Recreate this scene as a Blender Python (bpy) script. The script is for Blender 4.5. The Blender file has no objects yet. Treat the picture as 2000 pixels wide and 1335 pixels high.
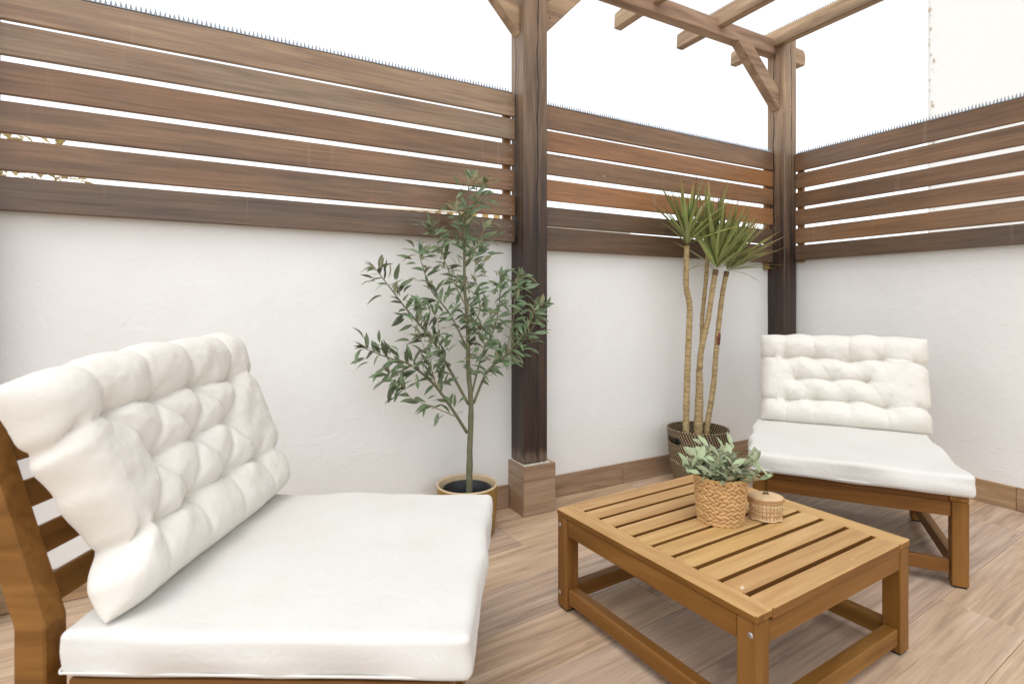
import bpy, bmesh, math, random
from mathutils import Vector, Matrix, noise
random.seed(7)
R = math.radians
scene = bpy.context.scene
C = scene.collection

# ------------------------------------------------------------------ camera, sky, sun, exposure
cam_data = bpy.data.cameras.new('camera')
cam = bpy.data.objects.new('camera', cam_data)
C.objects.link(cam)
cam.location = (-3.053, -2.085, 0.9)
cam.rotation_euler = (R(90), 0, R(60.89 - 90))
cam_data.sensor_width = 36
cam_data.lens = 36 * 1051.7 / 2000
cam_data.shift_y = -0.0386
cam_data.clip_start = 0.02
cam_data.clip_end = 1500
cam_data.dof.use_dof = True
cam_data.dof.focus_distance = 2.1
cam_data.dof.aperture_fstop = 4.5
scene.camera = cam

SUN_EL, SUN_AZ = 64, -140          # azimuth of the sun measured from +X towards +Y
world = bpy.data.worlds.new('World')
scene.world = world
world.use_nodes = True
wn = world.node_tree.nodes
bg = wn.get('Background') or wn.new('ShaderNodeBackground')
sky = wn.new('ShaderNodeTexSky')
sky.sky_type = 'NISHITA'
sky.sun_disc = False
sky.sun_elevation = R(SUN_EL)
sky.sun_rotation = R(90 - SUN_AZ)
sky.air_density = 1.0
sky.dust_density = 1.0
sky.ozone_density = 0.6
sky.altitude = 0
# thin bright overcast: the clear-sky colours are washed out by high cloud
hz = wn.new('ShaderNodeHueSaturation')
hz.inputs['Saturation'].default_value = 0.32
world.node_tree.links.new(sky.outputs[0], hz.inputs['Color'])
veil = wn.new('ShaderNodeMix')
veil.data_type = 'RGBA'
veil.inputs[0].default_value = 0.55
veil.inputs[7].default_value = (4.45, 4.42, 4.36, 1)
world.node_tree.links.new(hz.outputs[0], veil.inputs[6])
world.node_tree.links.new(veil.outputs[2], bg.inputs[0])
bg.inputs[1].default_value = 0.15

sun_data = bpy.data.lights.new('sun', 'SUN')
sun_data.energy = 0.6
sun_data.angle = R(40)
sun_data.color = (1.0, 0.95, 0.88)
sun = bpy.data.objects.new('sun', sun_data)
C.objects.link(sun)
sd = Vector((math.cos(R(SUN_EL)) * math.cos(R(SUN_AZ)), math.cos(R(SUN_EL)) * math.sin(R(SUN_AZ)), math.sin(R(SUN_EL))))
sun.rotation_euler = sd.to_track_quat('Z', 'Y').to_euler()
sun.location = sd * 20

vs = scene.view_settings
vs.view_transform = 'Standard'
vs.look = 'None'
vs.gamma = 1
vs.use_curve_mapping = False
vs.exposure = 1.09
scene.cycles.max_bounces = 10
scene.cycles.diffuse_bounces = 6


# ------------------------------------------------------------------ materials
class NT:
    def __init__(s, name):
        s.m = bpy.data.materials.new(name)
        s.m.use_nodes = True
        s.t = s.m.node_tree
        s.n = s.t.nodes
        s.b = s.n['Principled BSDF']

    def new(s, typ, **kw):
        n = s.n.new(typ)
        for k, v in kw.items():
            setattr(n, k, v)
        return n

    def link(s, a, b):
        s.t.links.new(a, b)

    def coords(s, scale=(1, 1, 1), rand=True, rot=(0, 0, 0)):
        tc = s.new('ShaderNodeTexCoord')
        out = tc.outputs['Object']
        if rand:
            oi = s.new('ShaderNodeObjectInfo')
            mu = s.new('ShaderNodeMath', operation='MULTIPLY')
            mu.inputs[1].default_value = 41.0
            s.link(oi.outputs['Random'], mu.inputs[0])
            ad = s.new('ShaderNodeVectorMath', operation='ADD')
            s.link(out, ad.inputs[0])
            s.link(mu.outputs[0], ad.inputs[1])
            out = ad.outputs[0]
        mp = s.new('ShaderNodeMapping')
        mp.inputs['Scale'].default_value = scale
        mp.inputs['Rotation'].default_value = rot
        s.link(out, mp.inputs['Vector'])
        return mp.outputs[0]

    def noise(s, vec, scale=5, detail=4, rough=0.55, dist=0.0):
        n = s.new('ShaderNodeTexNoise')
        n.inputs['Scale'].default_value = scale
        n.inputs['Detail'].default_value = detail
        n.inputs['Roughness'].default_value = rough
        n.inputs['Distortion'].default_value = dist
        s.link(vec, n.inputs['Vector'])
        return n.outputs['Fac']

    def ramp(s, fac, stops):
        r = s.new('ShaderNodeValToRGB')
        el = r.color_ramp.elements
        while len(el) < len(stops):
            el.new(0.5)
        for e, (p, c) in zip(el, stops):
            e.position = p
            e.color = (c[0], c[1], c[2], 1) if not isinstance(c, (int, float)) else (c, c, c, 1)
        s.link(fac, r.inputs[0])
        return r.outputs[0]

    def mix(s, fac, a, b, mode='MIX'):
        m = s.new('ShaderNodeMix', data_type='RGBA', blend_type=mode)
        for inp, v in ((m.inputs[0], fac), (m.inputs[6], a), (m.inputs[7], b)):
            if isinstance(v, (int, float)):
                inp.default_value = v
            elif isinstance(v, tuple):
                inp.default_value = (v[0], v[1], v[2], 1)
            else:
                s.link(v, inp)
        return m.outputs[2]

    def math(s, op, a, b=0.0):
        m = s.new('ShaderNodeMath', operation=op)
        for inp, v in ((m.inputs[0], a), (m.inputs[1], b)):
            if isinstance(v, (int, float)):
                inp.default_value = v
            else:
                s.link(v, inp)
        return m.outputs[0]

    def rand(s, lo, hi):
        oi = s.new('ShaderNodeObjectInfo')
        mr = s.new('ShaderNodeMapRange')
        mr.inputs['To Min'].default_value = lo
        mr.inputs['To Max'].default_value = hi
        s.link(oi.outputs['Random'], mr.inputs['Value'])
        return mr.outputs[0]

    def hsv(s, col, h=0.5, sat=1.0, v=1.0):
        n = s.new('ShaderNodeHueSaturation')
        for k, x in (('Hue', h), ('Saturation', sat), ('Value', v)):
            if isinstance(x, (int, float)):
                n.inputs[k].default_value = x
            else:
                s.link(x, n.inputs[k])
        s.link(col, n.inputs['Color'])
        return n.outputs[0]

    def color(s, c):
        if isinstance(c, tuple):
            s.b.inputs['Base Color'].default_value = (c[0], c[1], c[2], 1)
        else:
            s.link(c, s.b.inputs['Base Color'])

    def rough(s, r):
        if isinstance(r, (int, float)):
            s.b.inputs['Roughness'].default_value = r
        else:
            s.link(r, s.b.inputs['Roughness'])

    def bump(s, h, strength=0.3, dist=0.01, normal=None):
        b = s.new('ShaderNodeBump')
        b.inputs['Strength'].default_value = strength
        b.inputs['Distance'].default_value = dist
        s.link(h, b.inputs['Height'])
        if normal is not None:
            s.link(normal, b.inputs['Normal'])
        s.link(b.outputs[0], s.b.inputs['Normal'])
        return b.outputs[0]


def wood(name, dark, mid, light, k=1.0, rough=0.45, vary=(0.8, 1.2), hue=(0.49, 0.51), knots=True, bump=0.25, stripe=1.0, flecks=False):
    t = NT(name)
    base = t.coords((1.2 * k, 14 * k, 14 * k))
    broad = t.noise(base, 1.6, 3, 0.5, 0.8)
    fine = t.noise(t.coords((5 * k, 120 * k, 120 * k)), 1.0, 4, 0.6, 0.3)
    col = t.ramp(broad, [(0.28, dark), (0.5, mid), (0.72, light)])
    f2 = t.ramp(fine, [(0.3, 0.72), (0.62, 1.08)])
    col = t.mix(0.8 * stripe, col, f2, 'MULTIPLY')
    if knots:
        kn = t.noise(t.coords((3.2 * k, 9 * k, 9 * k)), 1.0, 1, 0.3, 0.6)
        kf = t.ramp(kn, [(0.70, 1.0), (0.80, 0.55)])
        col = t.mix(1.0, col, kf, 'MULTIPLY')
    if flecks:     # bare pale nicks where the finish has worn through
        fk = t.noise(t.coords((16, 38, 38)), 1.0, 2, 0.5)
        col = t.mix(t.ramp(fk, [(0.745, 0.0), (0.775, 0.75)]), col, (0.78, 0.68, 0.54))
    col = t.hsv(col, t.rand(*hue), 1.0, t.rand(*vary))
    t.color(col)
    t.rough(t.ramp(fine, [(0.2, rough + 0.12), (0.8, rough - 0.06)]))
    t.b.inputs['Specular IOR Level'].default_value = 0.2
    t.bump(fine, bump, 0.002)
    return t.m


M = {}
# stained softwood of the screens: brown stain with paler worn patches, some boards redder
def stained(name, cols, red, vary):
    t = NT(name)
    base = t.coords((0.9, 12, 12))
    broad = t.noise(base, 1.6, 4, 0.55, 1.0)
    patch = t.noise(t.coords((1.3, 3, 3)), 1.5, 3, 0.6, 0.3)
    fine = t.noise(t.coords((4, 110, 110)), 1.0, 4, 0.62, 0.4)
    a = t.ramp(broad, [(0.28, cols[0]), (0.52, cols[1]), (0.75, cols[2])])
    col = t.mix(t.ramp(patch, [(0.36, red * 0.3), (0.68, red)]), a, (0.36, 0.165, 0.062))
    col = t.mix(0.85, col, t.ramp(fine, [(0.28, 0.6), (0.65, 1.14)]), 'MULTIPLY')
    # pale flecks where the stain has chipped
    fl = t.noise(t.coords((14, 50, 50)), 1.0, 1, 0.4)
    col = t.mix(t.ramp(fl, [(0.80, 0.0), (0.84, 0.6)]), col, (0.45, 0.36, 0.27))
    # upright scuffs and runs
    run = t.noise(t.coords((30, 1.2, 1.2)), 1.0, 2, 0.5)
    col = t.mix(t.ramp(run, [(0.66, 0.0), (0.78, 0.22)]), col, (0.40, 0.32, 0.25))
    col = t.hsv(col, 0.5, 1.0, t.rand(*vary))
    t.color(col)
    t.rough(t.ramp(fine, [(0.2, 0.42), (0.8, 0.24)]))
    t.b.inputs['Specular IOR Level'].default_value = 0.6
    t.bump(fine, 0.3, 0.002)
    return t.m


M['stain_faded'] = stained('flare_stained_board', ((0.195, 0.141, 0.094), (0.285, 0.208, 0.138), (0.365, 0.265, 0.172)), 0.3, (0.92, 1.1))  # flare over the upper left boards, put into their colour
M['stain_mid'] = stained('stained_board', ((0.098, 0.063, 0.039), (0.162, 0.104, 0.062), (0.24, 0.153, 0.088)), 0.42, (0.9, 1.12))
M['stain_red'] = stained('reddish_stained_board', ((0.17, 0.088, 0.045), (0.29, 0.145, 0.065), (0.37, 0.19, 0.085)), 0.9, (0.92, 1.1))
M['stain_dark'] = stained('dark_stained_board', ((0.060, 0.042, 0.031), (0.098, 0.069, 0.049), (0.14, 0.097, 0.065)), 0.2, (0.9, 1.1))


def post_wood(name, base_wear, top_flare=1.0):
    # dark stained post, flare and stronger light painted in towards the top, chipped and bare at the foot, with a drying crack
    t = NT(name)
    tc = t.new('ShaderNodeTexCoord')
    sep = t.new('ShaderNodeSeparateXYZ')
    t.link(tc.outputs['Object'], sep.inputs[0])
    broad = t.noise(t.coords((12, 12, 0.9), True), 1.6, 4, 0.55, 0.9)
    fine = t.noise(t.coords((100, 100, 4), True), 1.0, 4, 0.62, 0.4)
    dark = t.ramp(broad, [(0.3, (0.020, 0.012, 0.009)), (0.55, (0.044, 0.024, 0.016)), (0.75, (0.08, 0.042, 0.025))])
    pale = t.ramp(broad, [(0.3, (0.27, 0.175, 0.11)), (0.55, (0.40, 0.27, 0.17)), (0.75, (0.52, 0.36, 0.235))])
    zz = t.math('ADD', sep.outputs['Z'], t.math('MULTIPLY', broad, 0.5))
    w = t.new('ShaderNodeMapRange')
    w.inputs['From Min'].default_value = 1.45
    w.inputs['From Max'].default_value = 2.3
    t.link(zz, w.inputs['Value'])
    col = t.mix(t.math('MULTIPLY', w.outputs[0], top_flare), dark, pale)
    col = t.mix(0.85, col, t.ramp(fine, [(0.28, 0.55), (0.65, 1.15)]), 'MULTIPLY')
    if base_wear:
        z2 = t.math('SUBTRACT', 0.335, t.math('ADD', sep.outputs['Z'], t.math('MULTIPLY', t.noise(t.coords((30, 30, 16)), 1.0, 4, 0.7), 0.12)))
        bare = t.ramp(t.math('MULTIPLY', z2, 14.0), [(0.0, 0.0), (0.6, 0.8)])
        col = t.mix(bare, col, t.ramp(fine, [(0.3, (0.06, 0.04, 0.028)), (0.7, (0.30, 0.22, 0.15))]))
    wob = t.noise(t.coords((0.01, 0.01, 3.5), False), 1.0, 3, 0.5)
    cx = t.math('ADD', t.math('SUBTRACT', sep.outputs['X'], 0.008), t.math('MULTIPLY', t.math('SUBTRACT', wob, 0.5), 0.05))
    dx = t.math('ABSOLUTE', cx)
    cy = t.math('ABSOLUTE', t.math('ADD', t.math('SUBTRACT', sep.outputs['Y'], 0.012), t.math('MULTIPLY', t.math('SUBTRACT', wob, 0.5), 0.04)))
    d = t.math('MINIMUM', dx, cy)
    brk = t.math('ADD', t.math('MULTIPLY', t.noise(t.coords((0.01, 0.01, 7), False), 1.0, 2, 0.5), 0.012), -0.0026)
    crack = t.math('LESS_THAN', d, brk)
    col = t.mix(t.math('MULTIPLY', crack, 0.85), col, (0.012, 0.008, 0.006))
    t.color(col)
    t.rough(0.5)
    h = t.math('SUBTRACT', t.math('MULTIPLY', fine, 0.3), crack)
    t.bump(h, 0.5, 0.004)
    return t.m


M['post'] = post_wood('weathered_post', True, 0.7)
M['post_pale'] = post_wood('flare_top_post', False, 1.0)
M['timber_pale'] = wood('pale_timber', (0.24, 0.16, 0.105), (0.40, 0.27, 0.175), (0.54, 0.38, 0.25), k=0.9, rough=0.55, vary=(0.9, 1.1), bump=0.35)  # paler brown than the posts, for beam, rafters and braces
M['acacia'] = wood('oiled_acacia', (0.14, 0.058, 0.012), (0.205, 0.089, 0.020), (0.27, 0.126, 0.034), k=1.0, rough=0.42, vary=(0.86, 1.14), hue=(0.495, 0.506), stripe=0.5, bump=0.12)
M['acacia_top'] = wood('pale_acacia', (0.40, 0.225, 0.088), (0.49, 0.295, 0.125), (0.57, 0.365, 0.17), k=1.0, rough=0.45, vary=(0.9, 1.1), hue=(0.495, 0.506), stripe=0.55, bump=0.12, flecks=True)
M['batten'] = wood('batten_wood', (0.20, 0.10, 0.04), (0.30, 0.16, 0.07), (0.4, 0.24, 0.12), rough=0.55)


def tile(name, val=(0.92, 1.06), sat=(0.85, 1.05)):
    # porcelain plank printed like weathered oak: long streaks, cathedral grain, grey-brown veins
    t = NT(name)
    wv = t.coords((1.1, 5.5, 5.5))
    warp = t.noise(wv, 1.0, 2, 0.5, 0.5)
    broad = t.noise(t.coords((0.8, 7, 7)), 1.5, 4, 0.55, 1.2)
    col = t.ramp(broad, [(0.28, (0.425, 0.29, 0.19)), (0.5, (0.535, 0.385, 0.265)), (0.72, (0.63, 0.48, 0.35))])
    # growth rings running along the plank
    tc = t.coords((0.45, 3.4, 3.4))
    wav = t.new('ShaderNodeTexWave', wave_type='BANDS', bands_direction='Y')
    wav.inputs['Scale'].default_value = 2.2
    wav.inputs['Distortion'].default_value = 7.0
    wav.inputs['Detail'].default_value = 3.0
    wav.inputs['Detail Scale'].default_value = 0.9
    t.link(tc, wav.inputs['Vector'])
    ring = t.ramp(wav.outputs['Fac'], [(0.0, 0.78), (0.3, 0.97), (1.0, 1.04)])
    col = t.mix(t.ramp(warp, [(0.38, 0.1), (0.62, 0.9)]), col, t.mix(1.0, col, ring, 'MULTIPLY'))
    vein = t.noise(t.coords((1.3, 16, 16)), 1.3, 3, 0.6, 1.6)
    col = t.mix(t.ramp(vein, [(0.57, 0.0), (0.74, 0.62)]), col, (0.235, 0.15, 0.105))
    kn = t.noise(t.coords((6, 26, 26)), 1.0, 1, 0.4, 0.8)
    col = t.mix(t.ramp(kn, [(0.76, 0.0), (0.82, 0.8)]), col, (0.13, 0.085, 0.06))
    fine = t.noise(t.coords((6, 150, 150)), 1.0, 3, 0.6)
    streak = t.noise(t.coords((2.2, 70, 70)), 1.0, 3, 0.65, 0.5)
    col = t.mix(0.9, col, t.ramp(streak, [(0.32, 0.82), (0.5, 1.0), (0.7, 1.05)]), 'MULTIPLY')
    col = t.mix(0.8, col, t.ramp(fine, [(0.3, 0.80), (0.65, 1.07)]), 'MULTIPLY')
    col = t.hsv(col, t.rand(0.495, 0.503), t.rand(*sat), t.rand(*val))
    t.color(col)
    t.rough(t.ramp(fine, [(0.2, 0.5), (0.8, 0.38)]))
    t.bump(fine, 0.12, 0.001)
    return t.m


M['tile'] = tile('oak_print_tile')
M['skirt'] = tile('oak_print_skirting', (0.66, 0.8), (1.1, 1.3))


def plaster():
    t = NT('white_plaster')
    v = t.coords((1, 1, 1), False)
    big = t.noise(v, 3.0, 4, 0.55, 0.4)
    mid = t.noise(v, 14, 4, 0.6, 1.2)
    fine = t.noise(v, 160, 3, 0.6)
    col = t.ramp(big, [(0.3, (0.835, 0.84, 0.822)), (0.7, (0.868, 0.877, 0.862))])
    # a few scuffs and pocks
    vo = t.new('ShaderNodeTexVoronoi', feature='F1')
    vo.inputs['Scale'].default_value = 3.1
    t.link(v, vo.inputs['Vector'])
    pock = t.ramp(vo.outputs['Distance'], [(0.012, 1.0), (0.022, 0.0)])
    col = t.mix(t.math('MULTIPLY', pock, 0.6), col, (0.42, 0.38, 0.33))
    t.color(col)
    t.rough(0.7)
    h = t.math('ADD', t.math('MULTIPLY', big, 1.0), t.math('ADD', t.math('MULTIPLY', t.ramp(mid, [(0.45, 0.0), (0.62, 1.0)]), 0.28), t.math('MULTIPLY', fine, 0.10)))
    t.bump(h, 0.25, 0.008)
    return t.m


M['plaster'] = plaster()


def canvas(name, col, weave=900):
    t = NT(name)
    v = t.coords((1, 1, 1), True)
    soft = t.noise(v, 7, 3, 0.5)
    wr = t.noise(v, 26, 3, 0.55, 1.0)
    c = t.mix(t.ramp(soft, [(0.3, 0.0), (0.7, 1.0)]), (col[0] * 0.96, col[1] * 0.955, col[2] * 0.93), col)
    t.color(c)
    t.rough(0.85)
    t.b.inputs['Sheen Weight'].default_value = 0.15
    fine = t.noise(v, weave, 2, 0.5)
    t.bump(t.math('ADD', t.math('MULTIPLY', wr, 0.6), t.math('MULTIPLY', fine, 0.12)), 0.5, 0.006)
    return t.m


M['canvas'] = canvas('cream_canvas', (0.76, 0.74, 0.69))
M['canvas_seat'] = canvas('white_canvas', (0.68, 0.675, 0.65))


def plain(name, col, rough=0.5, metallic=0.0, spec=0.5, var=None, bump=0.1, amp=(0.85, 1.1)):
    t = NT(name)
    v = t.coords((1, 1, 1), True)
    n = t.noise(v, 30, 3, 0.6)
    c = t.mix(t.ramp(n, [(0.3, 0.0), (0.7, 1.0)]), tuple(x * amp[0] for x in col), tuple(min(1, x * amp[1]) for x in col))
    if var:
        c = t.hsv(c, t.rand(*var[0]), 1.0, t.rand(*var[1]))
    t.color(c)
    t.rough(rough)
    t.b.inputs['Metallic'].default_value = metallic
    t.b.inputs['Specular IOR Level'].default_value = spec
    if bump:
        t.bump(n, bump, 0.002)
    return t.m


M['steel'] = plain('bolt_steel', (0.55, 0.54, 0.52), 0.35, 1.0)
M['spike'] = plain('spike_plastic', (0.29, 0.335, 0.39), 0.5)
M['grout'] = plain('cement_grout', (0.62, 0.56, 0.47), 0.9)
M['cement'] = plain('beige_grout', (0.42, 0.31, 0.225), 0.9)
M['ground'] = plain('outside_ground', (0.33, 0.30, 0.26), 0.9)
M['pot'] = plain('mustard_ceramic', (0.30, 0.17, 0.035), 0.4)
M['pot_rim'] = plain('ceramic_rim', (0.62, 0.48, 0.30), 0.45)
M['black'] = plain('black_plastic', (0.012, 0.014, 0.018), 0.35)
M['soil'] = plain('dark_soil', (0.02, 0.017, 0.015), 0.9)
M['olive_bark'] = plain('olive_bark', (0.17, 0.165, 0.095), 0.75)
M['olive_twig'] = plain('olive_twig', (0.30, 0.27, 0.15), 0.7)
M['wicker'] = plain('straw_wicker', (0.56, 0.33, 0.145), 0.6, var=((0.49, 0.51), (0.8, 1.15)))
M['wicker_dark'] = plain('wicker_core', (0.15, 0.07, 0.03), 0.8)
M['lid_wicker'] = plain('pale_wicker', (0.66, 0.47, 0.27), 0.65)
M['lid_splint'] = plain('splint_wicker', (0.47, 0.265, 0.115), 0.6)
M['knob'] = plain('knob_wood', (0.16, 0.09, 0.04), 0.6)
M['house_wall'] = plain('sunlit_render', (0.82, 0.78, 0.70), 0.85)
M['house_wall_white'] = plain('white_render', (0.84, 0.83, 0.80), 0.9, bump=0.0, amp=(0.99, 1.02))
M['house_trim'] = plain('ochre_stone', (0.55, 0.38, 0.16), 0.8)
M['house_glass'] = plain('dark_window_glass', (0.05, 0.06, 0.07), 0.1)
M['roof_tile'] = plain('clay_roof_tile', (0.45, 0.22, 0.11), 0.8)
M['crumbled'] = plain('crumbled_masonry', (0.62, 0.52, 0.40), 0.9)


def leaf_mat(name, top, under, tip=None, hue=(0.49, 0.51), val=(0.75, 1.25), rough=0.45, axis_len=0.3):
    t = NT(name)
    g = t.new('ShaderNodeNewGeometry')
    n = t.noise(t.coords((1, 1, 1)), 60, 2, 0.5)
    c = t.mix(t.ramp(n, [(0.3, 0.0), (0.7, 1.0)]), tuple(x * 0.8 for x in top), top)
    if tip:
        tc = t.new('ShaderNodeTexCoord')
        s = t.new('ShaderNodeSeparateXYZ')
        t.link(tc.outputs['Object'], s.inputs[0])
        mr = t.new('ShaderNodeMapRange')
        mr.inputs['From Min'].default_value = 0.55 * axis_len
        mr.inputs['From Max'].default_value = axis_len
        t.link(s.outputs['X'], mr.inputs['Value'])
        c = t.mix(mr.outputs[0], c, tip)
        # reddish margins of the blade
        ay = t.math('ABSOLUTE', s.outputs['Y'])
        c = t.mix(t.ramp(t.math('MULTIPLY', ay, 100.0), [(0.6, 0.0), (0.95, 0.5)]), c, tuple(x * 0.8 for x in tip))
    c = t.mix(g.outputs['Backfacing'], c, under)
    c = t.hsv(c, t.rand(*hue), 1.0, t.rand(*val))
    t.color(c)
    t.rough(rough)
    return t.m


M['olive_leaf'] = leaf_mat('olive_leaf', (0.10, 0.145, 0.072), (0.30, 0.30, 0.19), hue=(0.45, 0.512), val=(0.5, 1.7), rough=0.38)
M['drac_leaf'] = leaf_mat('dracaena_leaf', (0.21, 0.27, 0.065), (0.28, 0.30, 0.10), tip=(0.27, 0.14, 0.055), hue=(0.485, 0.535), val=(0.7, 1.5), rough=0.35, axis_len=0.29)
M['sage_leaf'] = leaf_mat('sage_leaf', (0.33, 0.40, 0.235), (0.46, 0.52, 0.42), hue=(0.455, 0.505), val=(0.65, 1.3), rough=0.6)
M['shrub_leaf'] = leaf_mat('shrub_leaf', (0.62, 0.47, 0.17), (0.70, 0.56, 0.25), val=(0.7, 1.3))


def cane_mat():
    t = NT('dracaena_cane')
    tc = t.new('ShaderNodeTexCoord')
    s = t.new('ShaderNodeSeparateXYZ')
    t.link(tc.outputs['Object'], s.inputs[0])
    v = t.coords((35, 35, 150), False)
    n = t.noise(v, 1.0, 3, 0.6)
    w = t.math('SINE', t.math('ADD', t.math('MULTIPLY', s.outputs['Z'], 760.0), t.math('MULTIPLY', n, 14.0)))
    col = t.ramp(t.math('ADD', t.math('MULTIPLY', w, 0.16), n), [(0.22, (0.19, 0.115, 0.045)), (0.5, (0.41, 0.295, 0.14)), (0.8, (0.56, 0.44, 0.24))])
    t.color(col)
    t.rough(0.75)
    t.bump(w, 0.35, 0.0025)
    return t.m


M['cane'] = cane_mat()


def twill():
    # dark seagrass basket: slanting dashes of pale straw between dark strands
    t = NT('dark_seagrass_weave')
    tc = t.new('ShaderNodeTexCoord')
    s = t.new('ShaderNodeSeparateXYZ')
    t.link(tc.outputs['Object'], s.inputs[0])
    ang = t.new('ShaderNodeMath', operation='ARCTAN2')
    t.link(s.outputs['Y'], ang.inputs[0])
    t.link(s.outputs['X'], ang.inputs[1])
    u = t.math('MULTIPLY', ang.outputs[0], 66 / (2 * math.pi))
    vz = t.math('MULTIPLY', s.outputs['Z'], 92.0)
    row = t.math('FLOOR', vz)
    fu = t.math('FRACT', t.math('ADD', u, t.math('MULTIPLY', row, 0.36)))
    fv = t.math('FRACT', vz)
    a = t.math('ABSOLUTE', t.math('SUBTRACT', fu, 0.5))
    b = t.math('ABSOLUTE', t.math('SUBTRACT', fv, 0.5))
    cord = t.math('SUBTRACT', 1.0, t.math('MULTIPLY', t.math('MULTIPLY', b, b), 4.0))
    pale = t.math('LESS_THAN', a, 0.19)
    n = t.noise(t.coords((1, 1, 1), False), 90, 3, 0.6)
    pc = t.ramp(n, [(0.3, (0.30, 0.205, 0.10)), (0.7, (0.47, 0.35, 0.19))])
    dc = t.ramp(n, [(0.3, (0.022, 0.017, 0.013)), (0.7, (0.06, 0.045, 0.032))])
    col = t.mix(pale, dc, pc)
    t.color(col)
    t.rough(0.6)
    t.bump(t.math('ADD', cord, t.math('MULTIPLY', pale, 0.3)), 0.8, 0.004)
    return t.m


M['twill'] = twill()


# ------------------------------------------------------------------ mesh helpers
def mesh_obj(name, verts, faces, mat, parent=None, loc=(0, 0, 0), rot=None, smooth=False, mats=None, fmat=None):
    me = bpy.data.meshes.new(name)
    me.from_pydata([tuple(v) for v in verts], [], faces)
    me.update()
    for m in (mats or [mat]):
        me.materials.append(m)
    if fmat:
        me.polygons.foreach_set('material_index', fmat)
    if smooth:
        me.polygons.foreach_set('use_smooth', [True] * len(me.polygons))
    return place(name, me, parent, loc, rot)


def place(name, me, parent=None, loc=(0, 0, 0), rot=None):
    o = bpy.data.objects.new(name, me)
    C.objects.link(o)
    if parent is not None:
        o.parent = parent
    o.location = loc
    if rot is not None:
        if isinstance(rot, Matrix):
            o.rotation_euler = rot.to_euler()
        elif hasattr(rot, 'to_euler'):
            o.rotation_euler = rot.to_euler()
        else:
            o.rotation_euler = rot
    return o


def thing(name, label, cat, loc=(0, 0, 0), rz=0.0, group=None):
    o = bpy.data.objects.new(name, None)
    o.empty_display_size = 0.1
    C.objects.link(o)
    o.location = loc
    o.rotation_euler = (0, 0, rz)
    o['label'] = label
    o['category'] = cat
    if group:
        o['group'] = group
    return o


def cbox(L, W, T, c=0.003):
    """chamfered box centred on the origin: 24 verts"""
    h = (L / 2, W / 2, T / 2)
    c = min(c, min(h) * 0.8)
    V, idx = [], {}
    for sx in (-1, 1):
        for sy in (-1, 1):
            for sz in (-1, 1):
                s = (sx, sy, sz)
                for ax in range(3):
                    p = [s[i] * (h[i] if i == ax else h[i] - c) for i in range(3)]
                    idx[(s, ax)] = len(V)
                    V.append(p)
    F = []
    for ax in range(3):
        o1, o2 = (ax + 1) % 3, (ax + 2) % 3
        for s in (-1, 1):
            q = []
            for a, b in ((-1, -1), (1, -1), (1, 1), (-1, 1)):
                k = [0, 0, 0]
                k[ax], k[o1], k[o2] = s, a, b
                q.append(idx[(tuple(k), ax)])
            F.append(q if s > 0 else q[::-1])
    for ax in range(3):        # edges parallel to ax
        o1, o2 = (ax + 1) % 3, (ax + 2) % 3
        for a in (-1, 1):
            for b in (-1, 1):
                k0, k1 = [0, 0, 0], [0, 0, 0]
                k0[ax], k1[ax] = -1, 1
                k0[o1] = k1[o1] = a
                k0[o2] = k1[o2] = b
                k0, k1 = tuple(k0), tuple(k1)
                q = [idx[(k0, o1)], idx[(k1, o1)], idx[(k1, o2)], idx[(k0, o2)]]
                F.append(q if a * b < 0 else q[::-1])
    for s in ((x, y, z) for x in (-1, 1) for y in (-1, 1) for z in (-1, 1)):
        q = [idx[(s, 0)], idx[(s, 1)], idx[(s, 2)]]
        F.append(q if s[0] * s[1] * s[2] > 0 else q[::-1])
    return V, F


def fix_normals(o):
    bm = bmesh.new()
    bm.from_mesh(o.data)
    bmesh.ops.recalc_face_normals(bm, faces=bm.faces)
    bm.to_mesh(o.data)
    bm.free()
    return o


_cache = {}


def board(name, L, W, T, mat, parent=None, loc=(0, 0, 0), rot=None, c=0.003, share=True):
    """board with its grain (length L) along local X"""
    key = (name, round(L, 4), round(W, 4), round(T, 4), mat.name, c)
    if share and key in _cache:
        return place(name, _cache[key], parent, loc, rot)
    V, F = cbox(L, W, T, c)
    o = mesh_obj(name, V, F, mat, parent, loc, rot)
    fix_normals(o)
    _cache[key] = o.data
    return o


def pale_top(o):  # upturned faces keep the pale wood, all others take the darker acacia
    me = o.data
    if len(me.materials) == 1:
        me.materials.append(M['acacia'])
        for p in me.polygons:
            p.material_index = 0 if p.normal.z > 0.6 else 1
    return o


def axes(x, y):
    x = Vector(x).normalized()
    y = Vector(y)
    z = x.cross(y).normalized()
    y = z.cross(x).normalized()
    return Matrix((x, y, z)).transposed()


ALONG_X = None
ALONG_Y = axes((0, 1, 0), (-1, 0, 0))
UP = axes((0, 0, 1), (1, 0, 0))


def tube_geo(pts, radii, seg=8, cap=True):
    pts = [Vector(p) for p in pts]
    V, F = [], []
    n = len(pts)
    up = Vector((0, 0, 1))
    prev = None
    for i in range(n):
        d = (pts[min(i + 1, n - 1)] - pts[max(i - 1, 0)]).normalized()
        if prev is None:
            a = d.cross(Vector((0.31, 0.95, 0.05))).normalized()
        else:
            a = (prev - d * prev.dot(d)).normalized()
        prev = a
        b = d.cross(a)
        for k in range(seg):
            t = 2 * math.pi * k / seg
            V.append(pts[i] + (a * math.cos(t) + b * math.sin(t)) * radii[i])
    for i in range(n - 1):
        for k in range(seg):
            k2 = (k + 1) % seg
            F.append((i * seg + k, i * seg + k2, (i + 1) * seg + k2, (i + 1) * seg + k))
    if cap:
        F.append(tuple(range(seg))[::-1])
        F.append(tuple((n - 1) * seg + k for k in range(seg)))
    return V, F


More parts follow.
